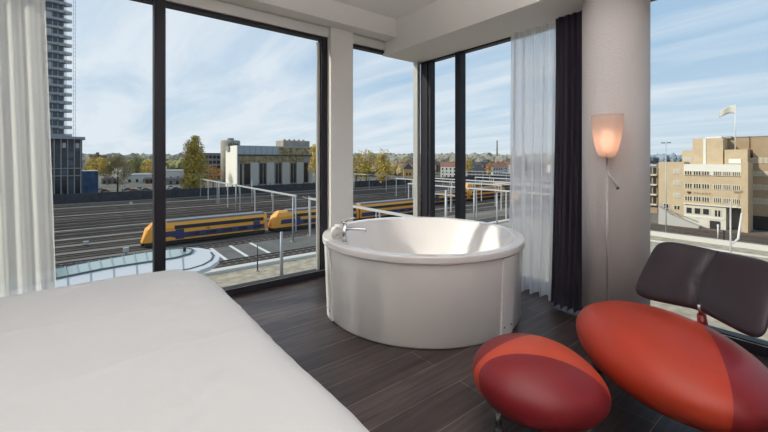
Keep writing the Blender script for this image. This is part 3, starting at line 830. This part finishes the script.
# ------------------------------------------------------------------ buildings
def bld(name,origin,label,cat='building',group=None,rz=0): return thing(name,origin,label,cat,group,rz)
def winY(par,x,z,w,h,y=0,m='darkglass',frame='slab',name='window',fr=.12):
    f=MB().box(x-w/2-fr,y-.12,z-fr,x+w/2+fr,y+.05,z+h+fr).build(name+'_frame' if name=='window' else name,M[frame],par)
    MB().box(x-w/2,y-.16,z,x+w/2,y-.02,z+h).build('pane',M[m],f); return f
# dark block under the tower (left)
Yb=197; xr=onY(82,Yb); xl=-48
db=bld('apartment_block',((xl+xr)/2,Yb,GZ),'dark glazed apartment block at the foot of the tower beside the left curtain')
Lb=(xr-xl)/2; top=H-GZ+ (159-137)*ray(82).length*0 + (159-137)/F*(Yb/ray(82).y)
MB().box(-Lb,0,0,Lb,6.5,top-1).build('wall',M['roofdark'],db)
MB().box(-Lb-.3,-1.2,top-1,Lb+1.0,6.7,top).build('roof_edge',M['slab'],db)
for k in range(0,14):
    x=Lb-.35-k*2.05; 
    if x<-Lb: break
    MB().box(x-.16,-.5,0,x+.16,.02,top-1).build('pillar',M['slab'],db)
for k,z in enumerate((9.6,12.6)): MB().box(-Lb,-.35,z,Lb,0.01,z+.35).build('floor_band',M['slab'],db)
for k in range(13):
    x=Lb-1.4-k*2.05
    for z,h in ((1.5,6.5),(10.3,2.0),(13.6,2.4),(17,2.4),(20.2,2.4)):
        if z+h<top-1: MB().box(x-.75,-.08,z,x+.75,.02,z+h).build('window',M['darkglass' if (k*3+int(z))%4 else 'midglass'],db)
for k,(a,z) in enumerate(((2,21),(0,21),(5,14))): MB().box(Lb-1.4-a*2.05-.6,-.14,z,Lb-1.4-a*2.05+.5,-.05,z+1.9).build('blind',M['panel_grey'],db)
# tower
Yt=206.5; xt=onY(69.5,Yt); tw_=bld('residential_tower',(onY(72,Yt)-17.4,Yt,GZ),'tall residential tower with pale sawtooth balconies at the left')
hT=110
MB().box(-20,0,0,14.9,22,hT).build('wall',M['midglass'],tw_)
k=0; z=top+.2
while z<hT:
    MB().box(-20,-.7,z,15.2,.0,z+.42).build('floor_slab',M['slab'],tw_)
    MB().box(9.5,-1.2,z+.3,15.4,-.75,z+1.15).build('balcony_rail',M['greysteel'],tw_)
    s=MB().prism([(13.5,-1.4),(17.4,.2),(14.0,3.0)],z,z+.42).build('balcony',M['balcony'],tw_)
    MB().prism([(14.6,-1.2),(17.45,.12),(17.2,.5),(14.6,-.8)],z+.42,z+1.35).build('balcony_screen',M['balcony'],s)
    if k%2==0:
        MB().box(8.6,-.35,z+.42,10.9,-.01,z+3.4).build('cladding_panel',M['panel_grey'],tw_)
    else: MB().box(6.0,-.22,z+.42,8.4,-.01,z+3.4).build('cladding_panel',M['panel_grey'],tw_)
    for x in (11.2,12.9,14.6): MB().box(x-.14,-.25,z+.42,x+.14,-.01,z+3.4).build('mullion',M['slab'],tw_)
    z+=3.45; k+=1
# hoist mast beside tower
mx=onY(74.5,203); hm=thing('hoist_mast',(mx,202,GZ),'thin lattice hoist mast standing right beside the tall tower','hoist mast')
b=MB()
for sx in (-.35,.35): b.box(sx-.05,-.05,0,sx+.05,.05,96)
z=0
while z<95: b.box(-.35,-.04,z,.35,.04,z+.12); z+=1.6
b.build('lattice',M['greysteel'],hm)
MB().box(-.8,-.8,0,.8,.8,.6).build('foot',M['slab'],hm)
# blue wrapped building
p=deep(89,178); bt=bld('scaffold_block',(p.x,p.y,GZ),'small building wrapped in blue tarpaulin beside the dark block')
MB().box(-3.6,-2,0,3.4,5,10.6).build('tarpaulin',M['bluetarp'],bt)
MB().box(-3.8,-2.2,10.6,3.6,5.2,11.0).build('roof_cover',M['carwhite'],bt)
for x in (-3.6,-1.2,1.2,3.4): MB().tube([(x,-2.15,0),(x,-2.15,11.6)],.08,6).build('scaffold_pole',M['greysteel'],bt)
# pale panelled hall
Yh=215; hx0=onY(237.5,Yh); hx1=onY(312,Yh); W=hx1-hx0
hall=bld('panelled_hall',(hx0,Yh,GZ),'large hall with pale vertical panels, ochre glazing and a bright white left gable')
hh=H-GZ+13.6/F*(Yh/ray(238).y)
MB().box(0,0,0,W,20,hh-.2).build('wall',M['concrete'],hall)
MB().box(-.6,-.8,0,.0,21,hh).build('white_gable',M['whitebrick'],hall)
MB().box(0,-.5,hh-5.0,W-1,.01,hh).build('upper_glazing',M['skyglass'],hall)
MB().box(W*.52,-.55,hh-5.0,W-1,-.45,hh-.6).build('ochre_glazing',M['ochreglass'],hall)
for k in range(14): MB().box(k*W/14,-.65,hh-5,k*W/14+.25,-.5,hh).build('mullion',M['slab'],hall)
MB().box(-.1,-.9,hh-5.6,W,-.1,hh-5.0).build('dark_ledge',M['roofdark'],hall)
MB().box(.6,-.25,hh-10.2,W-6,.01,hh-5.6).build('middle_glazing',M['ochreglass'],hall)
for k in range(18): MB().box(.9+k*W/19.5,-.35,hh-10.2,.9+k*W/19.5+.22,-.2,hh-5.6).build('mullion',M['slab'],hall)
for k,(a,b_) in enumerate(((.155,.255),(.36,.455),(.565,.665),(.77,.865),(.95,.995))):
    MB().box(W*a,-.7,0,W*b_,.01,hh-9.6).build('pale_panel',M['lightpanel'],hall)
for k,(a,b_) in enumerate(((.03,.05),(.08,.15),(.27,.31),(.32,.35),(.48,.51),(.52,.555),(.69,.72),(.73,.76),(.88,.935))):
    MB().box(W*a,-.2,2,W*b_,.01,hh-9.8).build('tall_window',M['darkglass'],hall)
rb=MB().box(W*.64,6,hh-.2,W*1.03,18,hh+4.0).build('rooftop_plant',M['concrete'],hall)
for k in range(5): MB().box(W*(.67+.07*k),8,hh+4,W*(.67+.07*k)+1.0,9.5,hh+4.9).build('rooftop_unit',M['slab'],rb)
MB().box(-1.5,12,hh-3,5,18,hh).build('roof_step',M['concrete'],hall)
# round tower behind the hall
p=deep(230.5,255); rt=bld('round_tower',(p.x,p.y,GZ),'grey rounded tower rising behind the white gable of the hall')
MB().lathe([(0,0),(6.2,0),(6.2,hh+6.4-2),(5.6,hh+6.4-1.4),(0,hh+6.4-1.4)],n=24).build('wall',M['concrete'],rt)
MB().lathe([(0,hh+5),(2.2,hh+5),(2.2,hh+6.6),(0,hh+6.6)],n=16).build('roof_drum',M['slab'],rt)
for k in range(5): MB().box(-3.0+k*1.4,-6.4,20,-2.5+k*1.4,-5.2,hh+3).build('window_strip',M['darkglass'],rt)
# grey office block left of hall
p=deep(212,270); go=bld('office_block',(p.x,p.y,GZ),'dark grey office block between the poplar and the round tower')
MB().box(-8.5,0,0,9,14,20.3).build('wall',M['grey'],go)
for r in range(5):
    for c in range(6): MB().box(-7.6+c*2.75,-.1,2.0+r*3.7,-5.6+c*2.75,.05,4.2+r*3.7).build('window',M['darkglass'],go)
MB().box(-8.8,-.3,20.3,9.3,14.2,20.8).build('roof_edge',M['roofdark'],go)
# buildings on horizon, left
p=deep(98,700); sk=bld('brick_warehouse',(p.x,p.y,GZ),'low brown building with a short tower on the horizon above the yellow tree')
MB().box(-12,0,0,14,12,22.5).build('wall',M['brick'],sk); MB().box(-3,1,22.5,2,7,29).build('tower',M['brick'],sk); MB().box(-12.4,-.3,22.5,14.4,12.4,23.1).build('roof_edge',M['roofdark'],sk)

# townscape: gabled and flat houses as individual copies
def house(kind, seed):
    t=thing('town_house',(0,0,0),'x','house')
    rnd=random.Random(seed); w=rnd.uniform(10,16); d=9; h=rnd.uniform(7,11)
    wall=M[['brick','housewhite','grey','concrete','housewhite'][kind%5]]; roof=M[['roofdark','roofred','roofdark','slab','roofred'][kind%5]]
    MB().box(-w/2,-d/2,0,w/2,d/2,h).build('wall',wall,t)
    if kind%5!=3: MB().extrude_x([(-d/2-.4,h),(d/2+.4,h),(0,h+3.4)],-w/2-.3,w/2+.3).build('roof',roof,t); MB().box(w*.2,-.5,h+1.5,w*.2+1,.5,h+4.6).build('chimney',M['brick'],t)
    else: MB().box(-w/2-.3,-d/2-.3,h,w/2+.3,d/2+.3,h+.6).build('roof',roof,t)
    for r in range(2 if h<9 else 3):
        for c in range(4): MB().box(-w/2+1.2+c*(w-2.4)/3.6,-d/2-.08,1.2+r*3.0,-w/2+2.4+c*(w-2.4)/3.6,-d/2+.03,2.8+r*3.0).build('window',M['darkglass'],t)
    return t
protos=[house(k,k+20) for k in range(5)]
used=set(); rnd=random.Random(42)
LBL='small distant town house beyond the railway yard'
spots=[]
for Z,px0,px1,st in ((330,424,512,5.2),(400,420,512,5),(455,352,560,6),(380,352,420,7),(590,90,178,7),(650,160,180,5),(600,350,560,6),(340,122,178,9)):
    px=px0
    while px<px1:
        Z_=Z*rnd.uniform(.96,1.04); q=deep(px,Z_)
        if all((q-deep(*o_)).length>19 for o_ in spots): spots.append((px,Z_))
        px+=st*rnd.uniform(.8,1.6)
for i,(px,Z) in enumerate(spots):
    k=rnd.choice((0,1,2,3,4,0,2)) if px>200 else rnd.choice((1,1,3,4,2)); loc=dp(px,Z); rz=math.radians(rnd.choice((-38,52,-20,0,-50)))
    if k not in used: used.add(k); o=protos[k]; o.location=loc; o.rotation_euler=(0,0,rz)
    else: o=copy_tree(protos[k],loc,rz)
    o['label']=LBL; o['group']='distant town houses'
# chimney stack, grey block, white shed
p=dp(497,820); cs=bld('chimney_stack',p,'tall thin factory chimney on the horizon beside the side sheer curtain')
MB().lathe([(0,0),(2.3,0),(1.5,50),(1.5,57),(0,57)],n=20).build('shaft',M['grey'],cs); MB().lathe([(1.5,55),(1.8,55),(1.8,57),(1.5,57)],n=20).build('collar',M['slab'],cs)
p=dp(487,790); gb=bld('horizon_block',p,'grey stepped block on the horizon left of the tall chimney')
MB().box(-9,-6,0,9,6,26).build('wall',M['slab'],gb); MB().box(-4,-5,26,7,5,30).build('upper_storey',M['slab'],gb)
p=dp(408,290); oh=bld('gabled_house',p,'small ochre gabled house left of the dark corner frame',rz=math.radians(-38))
MB().box(-3.6,-5,0,3.6,5,9).build('wall',mat('ochre_wall',(.42,.27,.12),.9),oh)
b=MB(); b.extrude_x([(-4,9),(4,9),(0,13.5)],-5.2,5.2); rf=b.build('roof',M['roofdark'],oh); rf.rotation_euler=(0,0,PI/2)
for x in (-1.8,.6): MB().box(x,-5.1,4,x+1.2,-4.9,6).build('window',M['darkglass'],oh)

sheds=((139,262,14,8,5.5,'housewhite','long white shed left of the mullion among the trees'),(151,250,7,6,3.2,'brick','low brown shed by the parked cars left of the mullion'),(173,300,16,9,7,'housewhite','white shed just right of the mullion before the poplar'),(172,240,12,6,3.4,'grey','low grey shed right of the mullion in front of the white one'),(110,246,9,6,3.0,'grey','low grey shed under the round half bare tree'))
for px,Z,w_,d_,h_,mm,lb in sheds:
    t=bld('shed',dp(px,Z),lb,'shed',rz=math.radians(-4)); MB().box(-w_/2,0,0,w_/2,d_,h_).build('wall',M[mm],t); MB().extrude_x([(-.4,h_),(d_+.4,h_),(d_/2,h_+1.1)],-w_/2-.3,w_/2+.3).build('roof',M['roofdark' if mm!='housewhite' else 'slab'],t)
    for k in range(3): MB().box(-w_/2+.8+k*w_/3.2,-.08,.4,-w_/2+2.2+k*w_/3.2,.02,2.4).build('door',M['dark'],t)
# parked cars on the far road
def car(m):
    t=thing('car',(0,0,0),'x','car')
    MB().extrude_x([(-.85,.35),(.85,.35),(.85,.85),(-.85,.85)],-2.1,2.1).build('body',m,t)
    b=MB(); b.bm.verts.ensure_lookup_table()
    lo=[(-1.5,-.82,.85),(1.2,-.82,.85),(1.2,.82,.85),(-1.5,.82,.85)]; hi=[(-1.0,-.68,1.4),(.5,-.68,1.4),(.5,.68,1.4),(-1.0,.68,1.4)]
    A=[b.bm.verts.new(v) for v in lo]; B=[b.bm.verts.new(v) for v in hi]; b.bm.faces.new(A[::-1]); b.bm.faces.new(B)
    for i in range(4): b.bm.faces.new((A[i],A[(i+1)%4],B[(i+1)%4],B[i]))
    b.build('cabin',M['darkglass'],t)
    for x in (-1.3,1.3):
        for y in (-.8,.62): MB().tube([(x,y,.32),(x,y+.2,.32)],.32,14).build('wheel',M['rubber'],t)
    return t
cars=[car(M['carwhite']),car(M['carred']),car(M['cardark'])]
cl=[(101,0,240),(105,1,232),(128,2,236),(134,1,226),(140,0,238),(146,2,230),(171,0,240),(176,2,228)]
names=['white car parked right beside the blue wrapped building','red car parked next to the white one by the blue wrapped building','dark car parked right of the round half bare tree','red car between a dark and a white one near the mullion','white car parked third from the mullion','dark car parked closest to the left of the mullion','white car parked just right of the mullion','dark car parked in front of the poplar side']
first_c=set()
for (px,k,Y),lb in zip(cl,names):
    loc=(onY(px,Y),Y,GZ+3.2-3.15)
    if k not in first_c: first_c.add(k); o=cars[k]; o.location=loc
    else: o=copy_tree(cars[k],loc)
    o['label']=lb

# ------------------------------------------------------------------ tan office building (right)
XO=116.0
def oy(px,X=XO): return onX(px,X)
def oz(px,py,X=XO): return H-(py-HOR)/F*(X/ray(px).x)-GZ     # height over street
ob=bld('office_building',(XO,0,GZ),'tan brick office building with white top band in the right window')
def ybox(par,name,m,pxa,pxb,pya,pyb,x0=0,x1=10,X=XO,ref=None):
    a,b=oy(pxa,X),oy(pxb,X); r=ref or (pxa+pxb)/2
    return MB().box(X-XO+x0,a,oz(r,pyb,X),X-XO+x1,b,oz(r,pya,X)).build(name,M[m],par)
zt=lambda px,py,X=XO: oz(px,py,X)
y683,y741,y748,y757,y658=oy(684),oy(741.5),oy(742),oy(748.3),oy(658.5)
ztop=zt(690,164.2)
MB().box(0,y683,0,12,y658,zt(670,162)).build('left_wing_wall',M['tan'],ob)
MB().box(.0,y741,zt(690,204.5),12,y683,ztop-2.2).build('main_wall',M['tan'],ob)
MB().box(-.15,y741,zt(690,174.8),12,y683,ztop).build('white_top_band',M['offwhite'],ob)
MB().box(-.05,oy(726),0,12,y683,zt(690,204.5)).build('ground_floor_wall',M['palepave'],ob)
MB().box(-.4,y757,0,10,y741,zt(745,162.5)).build('corner_pier',M['tan'],ob)
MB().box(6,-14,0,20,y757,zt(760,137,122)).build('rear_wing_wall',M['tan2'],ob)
# upper storeys
MB().box(4,oy(723,120),ztop-1,16,oy(692.5,120),zt(705,138.4,120)).build('stair_tower_wall',M['tan'],ob)
MB().box(4,oy(692.5,120),ztop-1,14,oy(682,120),zt(688,150.5,120)).build('step_wall',M['tan'],ob)
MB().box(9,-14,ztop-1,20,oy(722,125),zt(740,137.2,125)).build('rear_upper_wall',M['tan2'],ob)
MB().box(8.8,-14,zt(740,137.2,125),20.2,oy(722,125),zt(740,136.6,125)).build('roof_edge',M['slab'],ob)
MB().box(3,oy(747.5,119),ztop-1,9,oy(724.5,119),zt(735,149.5,119)).build('penthouse_wall',M['tan'],ob)
MB().box(2.8,oy(741,118.6),zt(735,163.5,118.6),3.0,oy(728.5,118.6),zt(735,158.8,118.6)).build('white_canopy_panel',M['offwhite'],ob)
MB().box(3.85,oy(706,120),ztop,4.05,oy(703.4,120),zt(704,138.6,120)).build('white_strip_window',M['offwhite'],ob)
MB().box(-.5,y741-.0,zt(690,204.2),-.0,y683,zt(690,203.4)).build('lintel',M['offwhite'],ob)
# windows in groups of three or four lights
def wgroup(pa,pb,ya,yb,n,X=XO,dx=0,m='darkglass',fr='winframe',ref=None):
    a,b=oy(pa,X),oy(pb,X); r=ref or (pa+pb)/2; z0,z1=oz(r,yb,X),oz(r,ya,X)
    x=X-XO-dx
    f=MB().box(x-.10,b-.12,z0-.12,x+.05,a+.12,z1+.12).build('window_frame',M[fr],ob)
    p=MB(); w=(a-b)/n
    for k in range(n): p.box(x-.14,b+k*w+.10,z0,x-.02,b+(k+1)*w-.10,z1)
    q=p.build('panes',M[m],f); return f
REF=697
for row,(ya,yb) in enumerate(((171.2,174.6),(183.6,187.8),(196.4,200.6))):
    for pa,pb in ((685,692.2),(693.6,701),(702,709.4)):
        wgroup(pa,pb,ya,yb,3,dx=.15 if row==0 else 0,ref=690)
    for pa,pb in ((713.6,721.4),(723.2,730.8),(732.6,740.4)):
        wgroup(pa,pb,ya,yb,4,dx=.15 if row==0 else 0,ref=690)
for (pa,pb) in ((686.2,692.4),(694.3,701),(702.7,709.6)):
    f=wgroup(pa,pb,207.6,213,1,dx=.05,ref=690)
wgroup(714.5,721,208,214,2,dx=.05,ref=690)
for ya,yb in ((169.6,173.2),(181.2,185),(193.6,197.2),(205.8,209.2)): wgroup(674,680.2,ya,yb,2,ref=677,m='darkglass' if ya>200 else 'panel_grey')
wgroup(663.5,669,204,210.5,2,ref=666)
wgroup(684,692,157.4,161,3,X=120,ref=688,m='panel_grey')
for ya,yb in ((158.2,162.5),(171.8,175.6),(185,189.2),(198.6,203.2)):
    for k in range(5): wgroup(751+k*6.6,756.6+k*6.6,ya,yb,4,X=122,ref=755)
MB().box(-.12,oy(724),zt(690,216.5),.0,oy(684),zt(690,214.5)).build('white_sill_band',M['offwhite'],ob)
MB().box(4,y741,0,4.2,oy(726),zt(735,204)).build('undercroft_back',M['grey'],ob)
MB().box(5.9,-14,0,6.0,y757,zt(760,216,122)).build('undercroft_shade_sheet',M['darkglass'],ob)  # flat dark sheet painting the shade of the open undercroft
MB().box(-.3,oy(720),zt(715,229),-.06,oy(710),zt(715,221)).build('sign_box',M['dark'],ob)  # black sign box low on the facade
# sign: dark heart and spaced letters on the facade
sy=oy(689.2); szz=zt(690,192.6)
hb=bmesh.new(); hp=[]
for k in range(28):
    a=2*PI*k/28; hp.append((16*math.sin(a)**3/17, (13*math.cos(a)-5*math.cos(2*a)-2*math.cos(3*a)-math.cos(4*a))/17))
A=[hb.verts.new((-.12,sy-u*.46,szz+v*.46)) for u,v in hp]; B=[hb.verts.new((.0,sy-u*.46,szz+v*.46)) for u,v in hp]
hb.faces.new(A); hb.faces.new(B[::-1])
for i in range(28): hb.faces.new((A[i],A[(i+1)%28],B[(i+1)%28],B[i]))
m_=MB(); m_.bm.free(); m_.bm=hb; m_.build('heart_sign',M['signbrown'],ob)
cu=bpy.data.curves.new('sign','FONT'); cu.body='TRIADS'; cu.size=.72; cu.extrude=.03; cu.space_character=1.45
fo=bpy.data.objects.new('sign',cu); C.objects.link(fo); bpy.context.view_layer.update(); dg=bpy.context.evaluated_depsgraph_get(); me=bpy.data.meshes.new_from_object(fo.evaluated_get(dg)); bpy.data.objects.remove(fo)
me.materials.clear(); me.materials.append(mat('sign_letters',(.30,.17,.10),.7)); lo=bpy.data.objects.new('sign_lettering',me); C.objects.link(lo); lo.parent=ob
lo.rotation_euler=(PI/2,0,-PI/2); lo.location=(-.06,oy(693.5),szz-.28)
# rooftop flag
fp=thing('flagpole',(XO+5,oy(735.3,121),GZ+zt(735,149.5,119)),'white flagpole on the roof of the tan office building','flagpole')
hp_=(149.5-104)/F*(121/ray(735).x); MB().tube([(0,0,-.02),(0,0,hp_)],[.14,.09],10).build('pole',M['carwhite'],fp)
fb=MB(); R=[]
for i in range(15):
    u=i/14; R.append([fb.bm.verts.new((.35*math.sin(u*6),u*2.9,hp_-.3-v*2.1-.9*u*u+.25*math.sin(u*5)+ (.5*u*v))) for v in (0,.25,.5,.75,1)])
for a,b in zip(R,R[1:]):
    for j in range(4): fb.bm.faces.new((a[j],a[j+1],b[j+1],b[j])).smooth=True
ff=fb.build('flag',M['flag'],fp); md=ff.modifiers.new('s','SOLIDIFY'); md.thickness=.02
for k,(px,w) in enumerate(((714,.5),(718,.8),(726,.7),(731,.6))):
    pass
ru=thing('rooftop_units',(XO+9,oy(716,126),GZ+zt(705,138.4,120)),'pale rooftop units on the tan office building','rooftop unit')
MB().box(-1,-1.4,0,1,1.7,.55).build('duct',M['carwhite'],ru); MB().box(-.8,-3.2,0,.8,-2.2,.5).build('fan_box',M['slab'],ru)
# ramp wall and stair left of the base
ra=thing('ramp',(XO-2,0,GZ),'concrete ramp and stair wall at the foot of the tan office building','ramp')
a,b=oy(660,114),oy(700,114); r=bmesh.new()
pts=[(a,0),(b,0),(b,.6),(a-(a-b)*.35,2.6),(a,4.6)]
A=[r.verts.new((-1.2,y,z)) for y,z in pts]; B=[r.verts.new((.8,y,z)) for y,z in pts]; r.faces.new(A); r.faces.new(B[::-1])
for i in range(5): r.faces.new((A[i],A[(i+1)%5],B[(i+1)%5],B[i]))
m_=MB(); m_.bm.free(); m_.bm=r; m_.build('ramp_wall',M['panel_grey'],ra)
MB().tube([(-1.25,a,5.6),(-1.25,a-(a-b)*.35,3.6),(-1.25,b,1.6)],.10,6).build('handrail',M['greysteel'],ra)
# striped block left of it
y0,y1=oy(657.5,135),oy(640,135); ab=bld('balcony_flats',(135,(y0+y1)/2,GZ),'flats with dark striped balconies between the column and the tan building')
hl=(y1-y0)/2
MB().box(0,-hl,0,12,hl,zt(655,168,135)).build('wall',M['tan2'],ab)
for k in range(5):
    z=zt(655,205,135)+k*3.0
    MB().box(-1.2,-hl,z,0,hl,z+.25).build('balcony',M['offwhite'],ab)
    for q in range(6): MB().box(-.1,-hl+.3+q*1.25,z+.5,.02,-hl+1.1+q*1.25,z+2.4).build('window',M['darkglass'],ab)
# street lamps
p=ground(666,236); Zl=p.length
sl=thing('street_lamp',(98,onX(666,98),GZ),'tall double headed street lamp left of the tan office building','street lamp')
hl_=H-GZ+(159-143)/F*(98/ray(666).x); MB().tube([(0,0,0),(0,0,hl_)],[.13,.07],8).build('pole',M['galv'],sl)
for s in (-1,1): MB().box(-.2,s*.15,hl_-.05,.2,s*.85,hl_+.13).build('lamp_head',M['roofdark'],sl)
yp=onX(730.5,62); pl=thing('pale_mast',(62,yp,GZ),'pale mast with a small bent arm in front of the tan office building','mast')
hpm=H-GZ-(201-159)/F*(62/ray(730).x); MB().tube([(0,0,0),(0,0,hpm)],[.11,.08],10).build('pole',M['galv'],pl)
MB().tube([(0,0,hpm*.52),(0,-.7,hpm*.60),(0,-1.0,hpm*.88)],[.06,.13,.08],8).build('arm',M['carwhite'],pl)
for i,(px,py,h,lb) in enumerate(((718,239,3.0,'small white post in the brown ballast below the office building'),(724,244,2.6,'thin dark post on the white track wall'))):
    p=gp(px,py); t=thing('track_post',p,lb,'post'); MB().tube([(0,0,0),(0,0,h)],.12,8).build('pole',M['carwhite' if i==0 else 'dark'],t); MB().box(-.15,-.15,h-.5,.15,.15,h).build('marker',M['carwhite' if i==0 else 'dark'],t)
p=gp(764,322); t=thing('yellow_container',(p[0],p[1],GZ+.12),'yellow skip on the cream gravel at the far right edge','skip')
MB().box(-1.2,-2.4,.0,1.2,1.2,1.3).build('body',M['yellowpaint'],t); MB().box(-1.3,-2.5,1.3,1.3,1.3,1.42).build('rim',M['yellowpaint'],t)

# ------------------------------------------------------------------ light
S=Vector((-.895*math.cos(math.radians(29)),.447*math.cos(math.radians(29)),math.sin(math.radians(29))))
sun=bpy.data.lights.new('sun','SUN'); sun.energy=3.5; sun.color=(1,.93,.80); sun.angle=math.radians(1.0)
so=bpy.data.objects.new('sun',sun); C.objects.link(so); so.rotation_euler=(-S).to_track_quat('-Z','Y').to_euler(); so.location=(0,0,60)

w=bpy.data.worlds.new('sky'); sc.world=w; w.use_nodes=True; nt=w.node_tree; nt.nodes.clear()
out=nt.nodes.new('ShaderNodeOutputWorld'); bg=nt.nodes.new('ShaderNodeBackground'); tc=nt.nodes.new('ShaderNodeTexCoord')
sep=nt.nodes.new('ShaderNodeSeparateXYZ'); nt.links.new(tc.outputs['Generated'],sep.inputs[0])
def math_(op,a,b=None,c=None):
    n=nt.nodes.new('ShaderNodeMath'); n.operation=op
    for i,v in enumerate((a,b,c)):
        if v is None: continue
        if isinstance(v,(int,float)): n.inputs[i].default_value=v
        else: nt.links.new(v,n.inputs[i])
    return n.outputs[0]
# clear-sky colour over elevation
cr=nt.nodes.new('ShaderNodeValToRGB'); e=cr.color_ramp.elements
e[0].position=0; e[0].color=(.58,.67,.74,1); e[1].position=1; e[1].color=(.22,.36,.60,1)
for pz_,cc in ((.10,(.49,.62,.75,1)),(.22,(.37,.53,.71,1)),(.45,(.35,.50,.69,1))):
    q=e.new(pz_); q.color=cc
nt.links.new(sep.outputs[2],cr.inputs[0])
# clouds live on a flat layer: project the direction on a plane
zc=math_('MAXIMUM',sep.outputs[2],.0); zc=math_('ADD',zc,.10)
cx=math_('DIVIDE',sep.outputs[0],zc); cy=math_('DIVIDE',sep.outputs[1],zc)
cmb=nt.nodes.new('ShaderNodeCombineXYZ'); nt.links.new(cx,cmb.inputs[0]); nt.links.new(cy,cmb.inputs[1])
mp=nt.nodes.new('ShaderNodeMapping'); mp.inputs['Rotation'].default_value=(0,0,math.radians(50)); mp.inputs['Scale'].default_value=(1.1,.30,1); mp.inputs['Location'].default_value=(2.3,.8,0)
nt.links.new(cmb.outputs[0],mp.inputs[0])
n1=nt.nodes.new('ShaderNodeTexNoise'); n1.inputs['Scale'].default_value=1.5; n1.inputs['Detail'].default_value=7; n1.inputs['Roughness'].default_value=.58; n1.inputs['Distortion'].default_value=.5
nt.links.new(mp.outputs[0],n1.inputs[0])
# more haze and cloud towards the sun side
dot=nt.nodes.new('ShaderNodeVectorMath'); dot.operation='DOT_PRODUCT'; nt.links.new(tc.outputs['Generated'],dot.inputs[0]); dot.inputs[1].default_value=(-.60,.80,0)
bias=math_('MULTIPLY',dot.outputs['Value'],.15)
nn=math_('ADD',n1.outputs['Fac'],bias)
cr2=nt.nodes.new('ShaderNodeValToRGB'); cr2.color_ramp.elements[0].position=.36; cr2.color_ramp.elements[1].position=.68
nt.links.new(nn,cr2.inputs[0])
cm=math_('MULTIPLY',cr2.outputs[0],.88)
mx=nt.nodes.new('ShaderNodeMix'); mx.data_type='RGBA'; nt.links.new(cm,mx.inputs[0]); nt.links.new(cr.outputs[0],mx.inputs[6]); mx.inputs[7].default_value=(.73,.775,.84,1)
nt.links.new(mx.outputs[2],bg.inputs[0]); bg.inputs[1].default_value=1.12; nt.links.new(bg.outputs[0],out.inputs[0])

# fills of the scene that a copy left at the origin
vs=sc.view_settings; sc.display_settings.display_device='sRGB'; vs.view_transform='Standard'; vs.look='None'; vs.exposure=0.0; vs.gamma=1; vs.use_curve_mapping=False
cy_=sc.cycles; cy_.use_denoising=True; cy_.max_bounces=10; cy_.diffuse_bounces=5; cy_.transparent_max_bounces=16; cy_.caustics_reflective=False; cy_.caustics_refractive=False; cy_.sample_clamp_indirect=6
